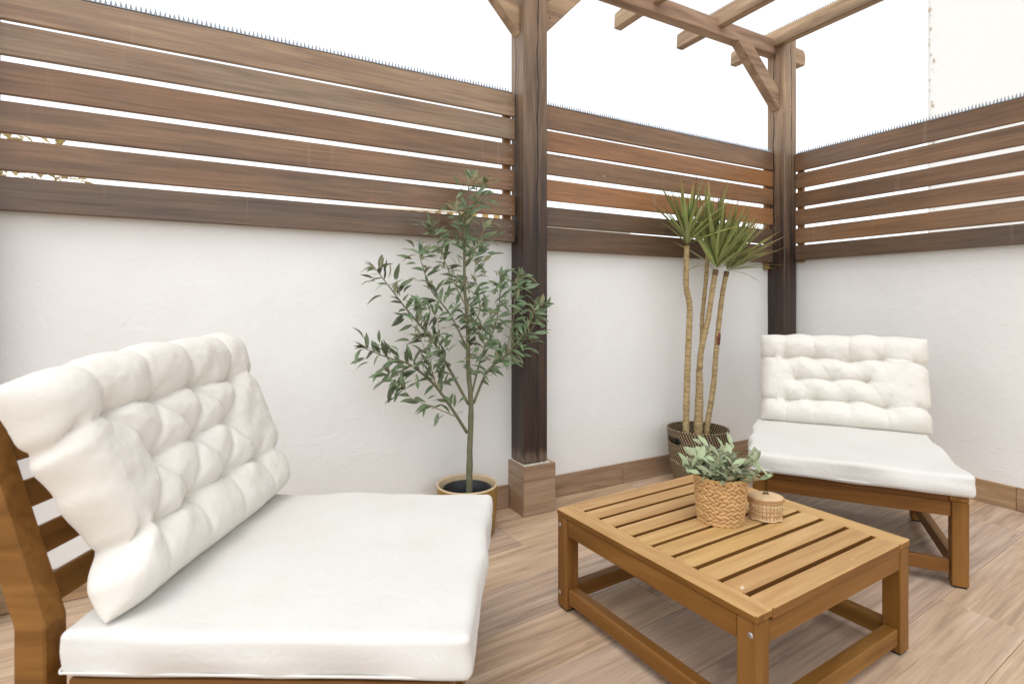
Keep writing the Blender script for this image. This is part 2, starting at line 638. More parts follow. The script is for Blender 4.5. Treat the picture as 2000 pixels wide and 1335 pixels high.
def smooth_path(pts, sub=4):
    pts = [Vector(p) for p in pts]
    out = []
    for i in range(len(pts) - 1):
        p0, p1, p2, p3 = pts[max(i - 1, 0)], pts[i], pts[i + 1], pts[min(i + 2, len(pts) - 1)]
        for k in range(sub):
            t = k / sub
            out.append(0.5 * ((2 * p1) + (p2 - p0) * t + (2 * p0 - 5 * p1 + 4 * p2 - p3) * t * t + (3 * p1 - p0 - 3 * p2 + p3) * t ** 3))
    out.append(pts[-1])
    return out


def lathe_geo(prof, seg=40, sx=1.0, sy=1.0, close=False):
    V, F = [], []
    for r, z in prof:
        for k in range(seg):
            a = 2 * math.pi * k / seg
            V.append((r * math.cos(a) * sx, r * math.sin(a) * sy, z))
    for i in range(len(prof) - 1):
        for k in range(seg):
            k2 = (k + 1) % seg
            F.append((i * seg + k, i * seg + k2, (i + 1) * seg + k2, (i + 1) * seg + k))
    if close:
        F.append(tuple(range(seg))[::-1])
        n = len(prof) - 1
        F.append(tuple(n * seg + k for k in range(seg)))
    return V, F


def spikes_geo(length, pitch=0.0128, h=0.024, w=0.0122):
    """strip of cone-shaped bird spikes along local X from 0, on a thin base"""
    V, F = [], []

    def bx(x0, x1, y0, y1, z0, z1):
        b = len(V)
        for x in (x0, x1):
            for y in (y0, y1):
                for z in (z0, z1):
                    V.append((x, y, z))
        for q in ((0, 1, 3, 2), (4, 6, 7, 5), (0, 4, 5, 1), (2, 3, 7, 6), (0, 2, 6, 4), (1, 5, 7, 3)):
            F.append(tuple(b + i for i in q))
    nseg = max(1, int(length / 0.49))
    for i in range(nseg):
        bx(i * length / nseg + 0.001, (i + 1) * length / nseg - 0.001, -0.011, 0.011, 0, 0.0025)
    n = int(length / pitch)
    for i in range(n):
        for row, off in ((0.0, 0.2),):
            x = (i + 0.3 + off) * pitch
            if x > length - 0.004:
                continue
            b = len(V)
            hh = h * random.uniform(0.9, 1.08)
            lean = random.uniform(-0.0012, 0.0012)
            for k in range(5):
                a = 2 * math.pi * k / 5
                V.append((x + w / 2 * math.cos(a) * 0.9, row + w / 2 * math.sin(a) * 0.7, 0.0024))
            V.append((x + lean, row, 0.0024 + hh))
            for k in range(5):
                F.append((b + k, b + (k + 1) % 5, b + 5))
    return V, F


def spike_strip(parent, length, loc, rot=None):
    V, F = spikes_geo(length)
    o = mesh_obj('spike_strip', V, F, M['spike'], parent, loc, rot)
    o['kind'] = 'stuff'
    return o


# ------------------------------------------------------------------ setting: ground and patio floor
def struct(o):
    o['kind'] = 'structure'
    return o


gs = 700
ground = struct(mesh_obj('ground', [(-gs, -gs, -0.2), (gs, -gs, -0.2), (gs, gs, -0.2), (-gs, gs, -0.2)], [(0, 1, 2, 3)], M['ground']))
V, F = cbox(7.2, 5.4, 0.188, 0.002)
floor = struct(mesh_obj('floor', V, F, M['cement'], None, (-3.45, -2.55, -0.105)))   # screed under the tiles
fix_normals(floor)

FA = R(4.4)
g1 = Vector((math.cos(FA), math.sin(FA), 0))
g2 = Vector((-math.sin(FA), math.cos(FA), 0))


def clip_poly(poly, a, b, c):
    """keep a*x+b*y<=c"""
    out = []
    for i in range(len(poly)):
        p, q = poly[i], poly[(i + 1) % len(poly)]
        dp, dq = a * p[0] + b * p[1] - c, a * q[0] + b * q[1] - c
        if dp <= 0:
            out.append(p)
        if dp * dq < 0:
            t = dp / (dp - dq)
            out.append((p[0] + (q[0] - p[0]) * t, p[1] + (q[1] - p[1]) * t))
    return out


ends = {}
joint = 0.0012
row = -26
while row <= 3:
    y0 = row * 0.2
    known = {-7: -1.215, -6: -0.36, -5: -1.55, -4: -0.72, -8: -0.02}
    start = known.get(row, random.uniform(-1.2, 0))
    k = -6
    while k < 3:
        x0 = start + k * 1.2
        k += 1
        rect = [(x0 + joint / 2, y0 + joint / 2), (x0 + 1.2 - joint / 2, y0 + joint / 2), (x0 + 1.2 - joint / 2, y0 + 0.2 - joint / 2), (x0 + joint / 2, y0 + 0.2 - joint / 2)]
        w = [tuple((g1 * a + g2 * b)[:2]) for a, b in rect]
        w = clip_poly(w, 1, 0, -0.002)
        if len(w) > 2:
            w = clip_poly(w, 0, 1, -0.002)
        if len(w) > 2:
            w = clip_poly(w, -1, 0, 6.8)
        if len(w) > 2:
            w = clip_poly(w, 0, -1, 5.0)
        if len(w) < 3:
            continue
        # world point -> plank-local frame (x along the plank)
        cx, cy = x0 + 0.6, y0 + 0.1
        cw = g1 * cx + g2 * cy
        loc = []
        for p in w:
            d = Vector((p[0], p[1], 0)) - cw
            loc.append((d.dot(g1), d.dot(g2)))
        n = len(loc)
        ctr = (sum(p[0] for p in loc) / n, sum(p[1] for p in loc) / n)
        ins = []
        for p in loc:
            d = Vector((ctr[0] - p[0], ctr[1] - p[1]))
            d = Vector((math.copysign(min(abs(d.x), 0.0012), d.x), math.copysign(min(abs(d.y), 0.0012), d.y)))
            ins.append((p[0] + d.x, p[1] + d.y))
        dz = random.uniform(-0.0003, 0.0003)
        V = [(p[0], p[1], -0.0105) for p in loc] + [(p[0], p[1], -0.0008 + dz) for p in loc] + [(p[0], p[1], dz) for p in ins]
        F = [tuple(range(2 * n, 3 * n))]
        for i in range(n):
            j = (i + 1) % n
            F.append((i, j, n + j, n + i))
            F.append((n + i, n + j, 2 * n + j, 2 * n + i))
        mesh_obj('floor_tile', V, F, M['tile'], floor, (cw.x + 3.45, cw.y + 2.55, 0.105), (0, 0, FA))
    row += 1

# ------------------------------------------------------------------ garden walls with tiled skirting
WT = 1.195


def grid_wall(name, label, L, axis, lo):
    """plaster wall with a faintly wavy face; front at local y=0 facing -y, length along x from 0"""
    t = thing(name, label, 'wall', lo, axis)
    nx, nz = int(L / 0.04), 30
    V, F = [], []
    for j in range(nz + 1):
        for i in range(nx + 1):
            x, z = L * i / nx, WT * j / nz
            d = 0.0045 * noise.noise((x * 1.6, z * 1.6, axis + 3)) + 0.0022 * noise.noise((x * 6, z * 6, axis + 9))
            if j == nz:
                d = 0
            V.append((x, min(0.0, d - 0.004), z))
    for j in range(nz):
        for i in range(nx):
            a = j * (nx + 1) + i
            F.append((a, a + 1, a + nx + 2, a + nx + 1))
    b = len(V)
    V += [(0, 0.15, 0), (L, 0.15, 0), (0, 0.15, WT), (L, 0.15, WT)]
    F += [(b + 1, b, b + 2, b + 3)]
    tl, tr = nz * (nx + 1), nz * (nx + 1) + nx
    F += [tuple([tl, b + 2] + [b + 3, tr] + [tl + i for i in range(nx - 1, 0, -1)])[::-1]]
    F += [tuple([b, b + 2] + [j * (nx + 1) for j in range(nz, -1, -1)])[::-1], tuple([b + 1, b + 3] + [j * (nx + 1) + nx for j in range(nz, -1, -1)])]
    o = mesh_obj('plaster_face', V, F, M['plaster'], t, smooth=False)
    for p in o.data.polygons:
        p.use_smooth = len(p.vertices) == 4 and p.index < nx * nz
    return t


wallA = grid_wall('garden_wall', 'long white plastered wall below the slatted screens, behind the olive tree', 6.95, 0.0, (-6.8, 0, 0))
wallB = grid_wall('garden_wall', 'white plastered wall on the right behind the smaller lounge chair, meeting the long wall at the corner post', 5.0, -math.pi / 2, (0, -0.0005, 0))


def skirting(parent, spans, h=0.1):
    for x0, x1 in spans:
        V, F = cbox(x1 - x0 - 0.002, h, 0.011, 0.0012)
        o = mesh_obj('skirting_tile', V, F, M['skirt'], parent, ((x0 + x1) / 2, -0.0095, h / 2 + 0.001), axes((1, 0, 0), (0, 0, 1)))
        fix_normals(o)


xs = [-6.8, -6.2, -5.6, -5.0, -4.4, -3.8, -3.2, -2.6, -2.0, -1.915]
spA = [(a + 6.8, b + 6.8) for a, b in zip(xs[:-1], xs[1:])]
spA += [(-1.755 + 6.8, -1.27 + 6.8), (-1.27 + 6.8, -0.67 + 6.8), (-0.67 + 6.8, -0.14 + 6.8)]
skirting(wallA, spA)
skirting(wallB, [(0.012, 0.51), (0.51, 1.11), (1.11, 1.71), (1.71, 2.31), (2.31, 2.91), (2.91, 3.51), (3.51, 4.11), (4.11, 4.99)])

# ------------------------------------------------------------------ pergola: posts, beam, rafters, braces
perg = thing('pergola', 'timber pergola of square posts, top beam, rafters and slanted braces with spikes on top', 'pergola', (-1.84, -0.058, 0))


def P(x, y, z):
    return (x + 1.84, y + 0.058, z)


def post(x0, x1, z0, z1, mat='post'):
    w = x1 - x0
    V, F = cbox(w, 0.113, z1 - z0, 0.005)
    V = [(v[0], v[1], v[2] + (z0 + z1) / 2) for v in V]
    # split vertically for slight irregularity is not needed; edges are chamfered
    o = mesh_obj('post', V, F, M[mat], perg, P((x0 + x1) / 2, -0.0575, 0))
    return fix_normals(o)


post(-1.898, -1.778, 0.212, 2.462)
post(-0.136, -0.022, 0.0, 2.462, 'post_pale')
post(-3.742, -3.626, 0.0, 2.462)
# beam along the long wall, let into the posts, with a rounded tail past the corner post


def prism(profile, y0, y1, name, mat, parent, loc=(0, 0, 0), rot=None, bev=0.003):
    """profile in XZ, extruded in Y, edges bevelled"""
    bm = bmesh.new()
    vs_ = [bm.verts.new((x, y0, z)) for x, z in profile]
    f = bm.faces.new(vs_)
    r = bmesh.ops.extrude_face_region(bm, geom=[f])
    for v in r['geom']:
        if isinstance(v, bmesh.types.BMVert):
            v.co.y = y1
    bmesh.ops.recalc_face_normals(bm, faces=bm.faces)
    if bev:
        bmesh.ops.bevel(bm, geom=[e for e in bm.edges], offset=bev, segments=1, affect='EDGES', clamp_overlap=True)
    me = bpy.data.meshes.new(name)
    bm.to_mesh(me)
    bm.free()
    me.materials.append(mat)
    return place(name, me, parent, loc, rot)


BZ0, BZ1 = 2.362, 2.452
prism([(-4.6, BZ0), (-0.128, BZ0), (-0.128, BZ1), (-4.6, BZ1)], -0.062, -0.004, 'beam', M['timber_pale'], perg, P(0, 0, 0))
tail = [(-0.03, BZ0), (0.145, BZ0 - 0.003), (0.153, BZ0 + 0.03), (0.152, BZ1 - 0.03), (0.143, BZ1 - 0.012), (0.128, BZ1), (-0.03, BZ1)]
prism(tail, -0.060, -0.004, 'beam_tail', M['timber_pale'], perg, P(0, 0, 0))
for xr in (-0.165, -0.64, -1.115, -1.59, -2.065, -2.54, -3.015):
    rf = prism([(0.24, 2.408), (-2.9, 2.408), (-2.9, 2.497), (0.16, 2.497), (0.235, 2.488)], -0.025, 0.025, 'rafter', M['timber_pale'], perg, P(xr + 0.025, 0, 0), (0, 0, math.pi / 2))
    spike_strip(rf, 2.6, (-2.45, 0.0, 2.4975))


def brace(x_post, x_beam, z_post, z_beam, th=0.088):
    """slanted brace from post to beam; x_post/z_post = lower outer edge on the post, x_beam/z_beam on the beam underside"""
    s = 1 if x_beam > x_post else -1
    dx, dz = abs(x_beam - x_post), z_beam - z_post
    ln = math.hypot(dx, dz)
    c, d = th * ln / dz, th * ln / dx
    pr = [(x_post, z_post), (x_beam, z_beam), (x_beam - s * c, z_beam), (x_post, z_post + d)]
    return prism(pr, -0.082, -0.03, 'brace', M['timber_pale'], perg, P(0, 0, 0))


brace(-0.1362, -0.505, 2.03, 2.361)
brace(-1.7778, -1.50, 2.075, 2.361)
brace(-1.8982, -2.20, 2.05, 2.361)
spike_strip(perg, 3.0, P(-3.2, -0.033, BZ1 + 0.0005))
spike_strip(perg, 0.13, P(0.0, -0.033, BZ1 + 0.0005))
# screw heads in the post tops and braces
V, F = [], []
for (x, y, z) in [(-0.05, -0.1165, 2.405), (-0.165, -0.0832, 2.11), (-0.085, -0.1165, 2.05), (-1.80, -0.1165, 2.41), (-1.745, -0.0832, 2.16)]:
    b = len(V)
    for k in range(8):
        V.append(P(x + 0.0035 * math.cos(k * math.pi / 4), y, z + 0.0035 * math.sin(k * math.pi / 4)))
    F.append(tuple(b + k for k in range(8)))
mesh_obj('screw_heads', V, F, M['black'], perg)['kind'] = 'stuff'

# tiled plinth under the middle post
pl = thing('post_plinth', 'low square plinth clad in wood print tile under the middle post', 'plinth', (-1.8345, -0.075, 0))
V, F = cbox(0.134, 0.118, 0.208, 0.002)
fix_normals(mesh_obj('cement_core', V, F, M['grout'], pl, (0, 0.009, 0.106)))
board('plinth_tile', 0.158, 0.208, 0.011, M['skirt'], pl, (0, -0.0615, 0.105), axes((1, 0, 0), (0, 0, 1)), 0.0012)
for s in (-1, 1):
    board('plinth_tile', 0.13, 0.208, 0.011, M['skirt'], pl, (s * 0.0735, 0.0095, 0.105), axes((0, 1, 0), (0, 0, 1)), 0.0012)
# lumpy cement bedding round the foot of the post
V, F = [], []
rnd = random.Random(3)
for i in range(46):
    x, y = rnd.uniform(-0.062, 0.062), rnd.uniform(-0.052, 0.055)
    if abs(x) < 0.056 and y > -0.036:
        continue
    r = rnd.uniform(0.004, 0.009)
    b = len(V)
    for k in range(6):
        a = k * math.pi / 3
        V.append((x + r * math.cos(a) * rnd.uniform(0.7, 1.2), y + r * math.sin(a) * rnd.uniform(0.7, 1.2), 0.2085))
    V.append((x, y, 0.2095 + r * rnd.uniform(0.3, 0.9)))
    for k in range(6):
        F.append((b + k, b + (k + 1) % 6, b + 6))
mesh_obj('bedding_crumbs', V, F, M['grout'], pl)['kind'] = 'stuff'


# ------------------------------------------------------------------ slatted screens
def screen(label, origin, rz, x0, x1, rows, batten_x, zlow, kinds):
    t = thing('slatted_screen', label, 'fence', origin, rz, 'slatted timber screens above the white walls')
    rows = [(a + 0.0012, b) for a, b in rows]
    for i, (zb, zt) in enumerate(rows):
        L = x1 - x0
        jx = random.uniform(-0.002, 0.002)
        o = board('slat', L, zt - zb, 0.016, M['stain_' + kinds[i]], t, ((x0 + x1) / 2 + jx, -0.037, (zb + zt) / 2), axes((1, 0, random.uniform(-0.0006, 0.0006)), (0, 0, 1)), 0.003, share=False)
    for bx in batten_x:
        board('batten', rows[0][1] - zlow, 0.035, 0.02, M['batten'], t, (bx, -0.0175, (rows[0][1] + zlow) / 2 - 0.004), axes((0, 0, 1), (1, 0, 0)), 0.002)
    spike_strip(t, x1 - x0 - 0.02, (x0 + 0.008, -0.0345, rows[0][1] + 0.0002))
    V, F = [], []
    for zb, zt in rows:
        for xx in (x0 + 0.022, x1 - 0.022):
            for fz in (0.3, 0.72):
                b = len(V)
                zz = zb + (zt - zb) * fz
                for k in range(8):
                    a = k * math.pi / 4
                    V.append((xx + 0.0032 * math.cos(a), -0.0455, zz + 0.0032 * math.sin(a)))
                F.append(tuple(b + k for k in range(8)))
    s = mesh_obj('screw_heads', V, F, M['steel'], t)
    s['kind'] = 'stuff'
    return t


rowsL = [(1.705, 1.808), (1.604, 1.696), (1.491, 1.586), (1.382, 1.474), (1.274, 1.366), (1.160, 1.259)]
rowsM = [(1.682, 1.787), (1.582, 1.674), (1.475, 1.570), (1.358, 1.454), (1.243, 1.330), (1.133, 1.238)]
rowsR = [(1.668, 1.772), (1.566, 1.656), (1.458, 1.546), (1.350, 1.441), (1.244, 1.333), (1.146, 1.235)]
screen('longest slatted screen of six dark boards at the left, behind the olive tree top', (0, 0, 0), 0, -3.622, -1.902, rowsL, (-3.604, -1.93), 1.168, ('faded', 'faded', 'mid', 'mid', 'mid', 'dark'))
screen('middle slatted screen of reddish boards between the two posts, behind the dracaena', (0, 0, 0), 0, -1.774, -0.14, rowsM, (-0.165,), 1.1, ('mid', 'red', 'mid', 'red', 'dark', 'dark'))
screen('right slatted screen of brown boards on the side wall, right of the corner post', (0, 0, 0), -math.pi / 2, 0.118, 4.9, rowsR, (0.14, 1.8, 3.4, 4.8), 1.14, ('mid', 'mid', 'mid', 'mid', 'mid', 'dark'))


# ------------------------------------------------------------------ furniture
def bolt(parent, loc, rot):
    V, F = lathe_geo([(0.0062, 0), (0.0062, 0.0012), (0.0045, 0.0026), (0.0015, 0.003)], 12, close=True)
    mesh_obj('bolt', V, F, M['steel'], parent, loc, rot, smooth=False)


S = 0.65
tab = thing('coffee_table', 'low square slatted wooden coffee table with two baskets on top', 'table', (-1.819, -1.0615, 0), R(2.7))
H0 = 0.29
for s in (-1, 1):      # end boards across the slat ends
    pale_top(board('end_board', S, 0.055, 0.018, M['acacia_top'], tab, (s * (S / 2 - 0.0275), 0, H0 - 0.009), ALONG_Y, 0.0025))
pitch = (S + 0.0135) / 10
for i in range(10):
    y = -S / 2 + (pitch - 0.0135) / 2 + i * pitch
    pale_top(board('slat', S - 0.112, pitch - 0.0135, 0.024, M['acacia_top'], tab, (0, y, H0 - 0.012 - random.uniform(0, 0.0006)), None, 0.0022))
# cross rail under the slats
board('cross_rail', S - 0.1, 0.04, 0.02, M['acacia'], tab, (0, 0, H0 - 0.0355), ALONG_Y, 0.002)
LH = H0 - 0.0185
for sx in (-1, 1):
    for sy in (-1, 1):
        lg = board('leg', LH - 0.006, 0.044, 0.044, M['acacia'], tab, (sx * (S / 2 - 0.024), sy * (S / 2 - 0.024), 0.006 + (LH - 0.006) / 2), UP, 0.0022)
        V, F = cbox(0.036, 0.036, 0.006, 0.001)
        fix_normals(mesh_obj('foot_pad', V, F, M['black'], lg, (-(LH - 0.006) / 2 - 0.003, 0, 0), axes((0, 0, 1), (0, 1, 0))))
for s in (-1, 1):
    board('apron', S - 0.096, 0.045, 0.02, M['acacia'], tab, (0, s * (S / 2 - 0.014), H0 - 0.0245 - 0.0225), axes((1, 0, 0), (0, 0, 1)), 0.0022)
    board('apron', S - 0.096, 0.05, 0.02, M['acacia'], tab, (s * (S / 2 - 0.014), 0, H0 - 0.0185 - 0.025), axes((0, 1, 0), (0, 0, 1)), 0.0022)
    board('lower_rail', S - 0.096, 0.042, 0.032, M['acacia'], tab, (0, s * (S / 2 - 0.024), 0.047), axes((1, 0, 0), (0, 0, 1)), 0.0022)
    board('lower_rail', S - 0.096, 0.042, 0.032, M['acacia'], tab, (s * (S / 2 - 0.022), 0, 0.047), axes((0, 1, 0), (0, 0, 1)), 0.0022)
    for sy in (-1, 1):
        for z in (0.245, 0.047):
            bolt(tab, (s * (S / 2 - 0.002), sy * (S / 2 - 0.014), z), axes((0, 1, 0), (0, 0, s)))


def box_cushion(W, D, T, r=0.013, crown=0.008, seed=0, nx=44, ny=44):
    """soft box cushion: rounded rim, gently crowned faces, creased sides; base at z=0"""
    bm = bmesh.new()
    bmesh.ops.create_cube(bm, size=2.0)
    bmesh.ops.subdivide_edges(bm, edges=bm.edges[:], cuts=nx, use_grid_fill=True)
    hx, hy, hz = W / 2, D / 2, T / 2
    for v in bm.verts:
        x, y, z = v.co
        # denser sampling near the rim
        f = lambda q: math.copysign(1 - (1 - abs(q)) ** 1.6, q)
        p = Vector((f(x) * hx, f(y) * hy, z * hz))
        core = Vector((max(-hx + r, min(hx - r, p.x)), max(-hy + r, min(hy - r, p.y)), max(-hz + r, min(hz - r, p.z))))
        d = p - core
        if d.length > 1e-9:
            p = core + d.normalized() * r
        u, w = p.x / hx, p.y / hy
        bulge = (1 - u ** 4) * (1 - w ** 4)
        side = 1 - (p.z / hz) ** 2
        p.z += math.copysign(crown * bulge, p.z) * (1 if p.z > 0 else 0.25)
        nrm = Vector((u ** 7 * (1 - w ** 6), w ** 7 * (1 - u ** 6), 0))
        p += nrm * 0.005 * side
        n1 = noise.noise((p.x * 7 + seed, p.y * 7, p.z * 16)) * 0.0058 + noise.noise((p.x * 19 + seed, p.y * 19, p.z * 9 + 5)) * 0.0014
        # wrinkles hang mostly on the sides
        sidew = max(abs(u), abs(w)) ** 6
        p += Vector((u, w, 0.5)).normalized() * n1 * (0.55 + 2.2 * sidew)
        v.co = p + Vector((0, 0, hz))
    return bm


def piping_loop(W, D, z, r, rad):
    pts = []
    hx, hy = W / 2 - r, D / 2 - r
    for cx, cy, a0 in ((hx, hy, 0), (-hx, hy, 90), (-hx, -hy, 180), (hx, -hy, 270)):
        for k in range(6):
            a = R(a0 + 90 * k / 5)
            pts.append((cx + r * math.cos(a), cy + r * math.sin(a), z + 0.0012 * math.sin(k + a0)))
    pts.append(pts[0])
    return tube_geo(pts, [rad] * len(pts), 6, False)


def tufted_cushion(W, Hh, T, seed, rows, sag=0.0, pinl=0.045, inset=None, diag=0.2, horiz=0.62):
    """button-tufted back cushion. local x across, local z up, local y: front face is -y. Creases run between tufts."""
    nx, nz = 190, 130
    rj = random.Random(seed)
    tufts, segs, lines = [], [], []
    for zr, xs_ in rows:
        lines.append([(W * (x - 0.5) + rj.uniform(-0.008, 0.008), Hh * zr + rj.uniform(-0.007, 0.007)) for x in xs_])
    for k, pts in enumerate(lines):
        tufts += pts
        outer = k != 1
        for a, b in zip(pts[:-1], pts[1:]):
            segs.append((a, b, horiz if outer else horiz * 0.8))
        if outer:      # deep little folds where the gathers reach the side seams
            for sx, p in ((-1, pts[0]), (1, pts[-1])):
                e_ = (sx * W / 2, p[1] - 0.012 + rj.uniform(-0.01, 0.01))
                m_ = (sx * (W / 2 - 0.055), p[1] - 0.002 + rj.uniform(-0.006, 0.006))
                segs.append((e_, m_, 0.6))
                segs.append((m_, p, 0.25))
    for i in range(len(lines) - 1):
        for a in lines[i]:
            for b in lines[i + 1]:
                if abs(a[0] - b[0]) < W * 0.165:
                    segs.append((a, b, diag))
    for a in lines[0]:
        segs.append((a, (a[0] * 1.05, Hh), 0.30))
    for a in lines[-1]:
        segs.append((a, (a[0] * 1.03, 0.0), 0.34))

    def dseg(px, pz, a, b):
        vx, vz = b[0] - a[0], b[1] - a[1]
        t = max(0, min(1, ((px - a[0]) * vx + (pz - a[1]) * vz) / (vx * vx + vz * vz + 1e-9)))
        dx, dz = px - a[0] - vx * t, pz - a[1] - vz * t
        return math.hypot(dx, dz)

    zrows = [Hh * r[0] for r in rows]
    V, F = [], []
    for side in (0, 1):
        for j in range(nz + 1):
            for i in range(nx + 1):
                u, w = i / nx * 2 - 1, j / nz * 2 - 1
                u = math.copysign(1 - (1 - abs(u)) ** 1.35, u)
                w = math.copysign(1 - (1 - abs(w)) ** 1.35, w)
                px, pz = u * W / 2, (w + 1) / 2 * Hh
                # edge rounding profile
                ex, ez = 1 - abs(u), 1 - abs(w)
                e = max(0.0, 1 - (1 - min(1, ex * W / 2 / 0.085)) ** 2.3) ** 0.55 * max(0.0, 1 - (1 - min(1, ez * Hh / 2 / 0.075)) ** 2.3) ** 0.55
                dt = min(math.hypot(px - tx, pz - tz) for tx, tz in tufts)
                crease = 0.0
                near = 0.5 + 0.5 * math.exp(-dt / 0.05)
                wob = 0.010 * noise.noise((px * 9 + seed, pz * 9, 2))
                for a, b, st in segs:
                    d = dseg(px + wob, pz + wob, a, b)
                    if d < 0.12:
                        k_ = st if st == 0.6 else st * near
                        crease = max(crease, k_ * (0.62 * math.exp(-(d / 0.0065) ** 0.9) + 0.30 * math.exp(-(d / 0.026) ** 1.3)))
                broad = 0.24 * math.exp(-(dt / 0.045) ** 1.5)
                pit = 0.42 * math.exp(-dt / 0.013)
                gath = 0.0
                if 0.006 < dt < 0.10:
                    tx, tz = min(tufts, key=lambda q: math.hypot(px - q[0], pz - q[1]))
                    th = math.atan2(pz - tz, px - tx)
                    gath = 0.035 * math.exp(-dt / 0.032) * math.sin(th * 6 + tx * 60 + seed)
                dent = min(0.92, broad + crease * (1 - 0.4 * broad) + pit + gath)
                th_ = T * (0.62 if side == 0 else 0.38)
                hgt = th_ * e * (1 - (0.82 if side == 0 else 0.5) * dent)
                hgt += e * (0.007 * noise.noise((px * 6 + seed, pz * 6, side)) + 0.004 * noise.noise((px * 22 + seed, pz * 22, side * 3)) + 0.0010 * noise.noise((px * 60, pz * 60 + seed, 1)))
                # outline: pinched in where the crease rows reach the edges, puffed between
                pin = 0.0
                for zr in (zrows[0] - 0.012, zrows[2] - 0.012):
                    pin = max(pin, math.exp(-((pz - zr) / 0.016) ** 2))
                x = px * (1 - (pinl if u < 0 else 0.04) * pin * abs(u) ** 5) + 0.008 * noise.noise((pz * 7, seed, u)) * abs(u) ** 3
                if inset and u < 0:     # the near end hangs loosely and is drawn in lower down
                    q = pz / Hh
                    for (q0, i0), (q1, i1) in zip(inset[:-1], inset[1:]):
                        if q0 <= q <= q1:
                            f_ = (q - q0) / (q1 - q0)
                            x += (i0 + (i1 - i0) * f_ * f_ * (3 - 2 * f_)) * abs(u) ** 2.5
                            break
                z = pz
                pt = 0.0
                for tx, tz in [t for t in tufts if abs(t[1] - zrows[0]) < 0.02]:
                    pt = max(pt, math.exp(-((px - tx) / 0.03) ** 2))
                if w > 0:
                    z -= 0.006 * pt * w ** 6
                z -= 0.010 * abs(u) ** 6 * (1 if w > 0 else -1) * abs(w) ** 4 * 0.5
                z += 0.008 * noise.noise((px * 5, seed + 4, w)) * abs(w) ** 3
                z -= sag * max(0.0, -u) ** 1.5 * (w + 1) / 2 + 0.3 * sag * (1 - u) / 2 * (w + 1) / 2
                V.append((x, -hgt if side == 0 else hgt, z))
    n = (nx + 1) * (nz + 1)
    for side in (0, 1):
        for j in range(nz):
            for i in range(nx):
                a = side * n + j * (nx + 1) + i
                q = (a, a + 1, a + nx + 2, a + nx + 1)
                F.append(q if side == 0 else q[::-1])
    bm = bmesh.new()
    vs2 = [bm.verts.new(v) for v in V]
    for f in F:
        bm.faces.new([vs2[k] for k in f])
    bmesh.ops.remove_doubles(bm, verts=bm.verts, dist=0.0004)
    bmesh.ops.recalc_face_normals(bm, faces=bm.faces)
    return bm


def bm_obj(name, bm, mat, parent, loc=(0, 0, 0), rot=None, smooth=True):
    me = bpy.data.meshes.new(name)
    bm.to_mesh(me)
    bm.free()
    me.materials.append(mat)
    if smooth:
        me.polygons.foreach_set('use_smooth', [True] * len(me.polygons))
    return place(name, me, parent, loc, rot)


def lounge_chair(label, loc, rz, W, D, inset=0.02, setback=0.0):
    """front faces local -y; origin at the middle of the seat on the floor"""
    t = thing('lounge_chair', label, 'chair', loc, rz, 'low wooden lounge chairs with cream cushions')
    h = 0.29
    for s in (-1, 1):
        board('end_board', D, 0.05, 0.018, M['acacia'], t, (s * (W / 2 - 0.025), 0, h - 0.009), ALONG_Y, 0.0022)
        board('apron', W - 0.092, 0.048, 0.02, M['acacia'], t, (0, s * (D / 2 - 0.012), h - 0.0185 - 0.024), axes((1, 0, 0), (0, 0, 1)), 0.0022)
        board('apron', D - 0.092, 0.048, 0.02, M['acacia'], t, (s * (W / 2 - 0.012), 0, h - 0.0185 - 0.024), axes((0, 1, 0), (0, 0, 1)), 0.0022)
        board('lower_rail', W - 0.092, 0.042, 0.022, M['acacia'], t, (0, s * (D / 2 - 0.022), 0.060), axes((1, 0, 0), (0, 0, 1)), 0.0022)
        board('lower_rail', D - 0.092, 0.042, 0.028, M['acacia'], t, (s * (W / 2 - 0.022), 0, 0.060), axes((0, 1, 0), (0, 0, 1)), 0.0022)
        for sy in (-1, 1):
            lg = board('leg', h - 0.0185 - 0.006, 0.044, 0.044, M['acacia'], t, (s * (W / 2 - 0.022), sy * (D / 2 - 0.022), 0.006 + (h - 0.0245) / 2), UP, 0.0022)
            V, F = cbox(0.036, 0.036, 0.006, 0.001)
            fix_normals(mesh_obj('foot_pad', V, F, M['black'], lg, (-(h - 0.0245) / 2 - 0.003, 0, 0), axes((0, 0, 1), (0, 1, 0))))
    n = 9
    p = (D + 0.012) / n
    for i in range(n):
        board('slat', W - 0.102, p - 0.012, 0.018, M['acacia'], t, (0, -D / 2 + (p - 0.012) / 2 + i * p, h - 0.009), None, 0.0022)
    # raked backrest: two shaped uprights and four rails
    y0 = D / 2 + 0.003 + setback
    for s in (-1, 1):
        prof = [(y0, 0.10), (y0 + 0.056, 0.10), (y0 + 0.056, 0.37), (y0 + 0.162, 0.705), (y0 + 0.118, 0.72), (y0 + 0.004, 0.375)]
        # local x of the prism runs along +y of the chair, its y across
        prism(prof, -0.0225, 0.0225, 'back_upright', M['acacia'], t, (s * (W / 2 - 0.0225 - inset), 0, 0), (0, 0, math.pi / 2))
    tilt = math.atan2(0.106, 0.335)
    for zc in (0.405, 0.485, 0.565, 0.645):
        yy = y0 + 0.036 + (zc - 0.375) * 0.32
        board('back_rail', W - 0.124, 0.048, 0.018, M['acacia'], t, (0, yy, zc), axes((1, 0, 0), (0, math.sin(tilt), math.cos(tilt))), 0.0022)
    return t, h


# --- right chair
f1, f2 = Vector((0.568, -0.823, 0)), Vector((0.823, 0.568, 0))
cw, cd = 0.62, 0.62
fl = Vector((-1.337, -0.80, 0))
ctr = fl + f1 * cw / 2 + f2 * cd / 2
ch2, h = lounge_chair('smaller looking lounge chair with cream cushions in the far right corner', ctr, math.atan2(f1.y, f1.x), cw, cd)
cush_t, cush_w, cush_d = 0.070, 0.635, 0.65


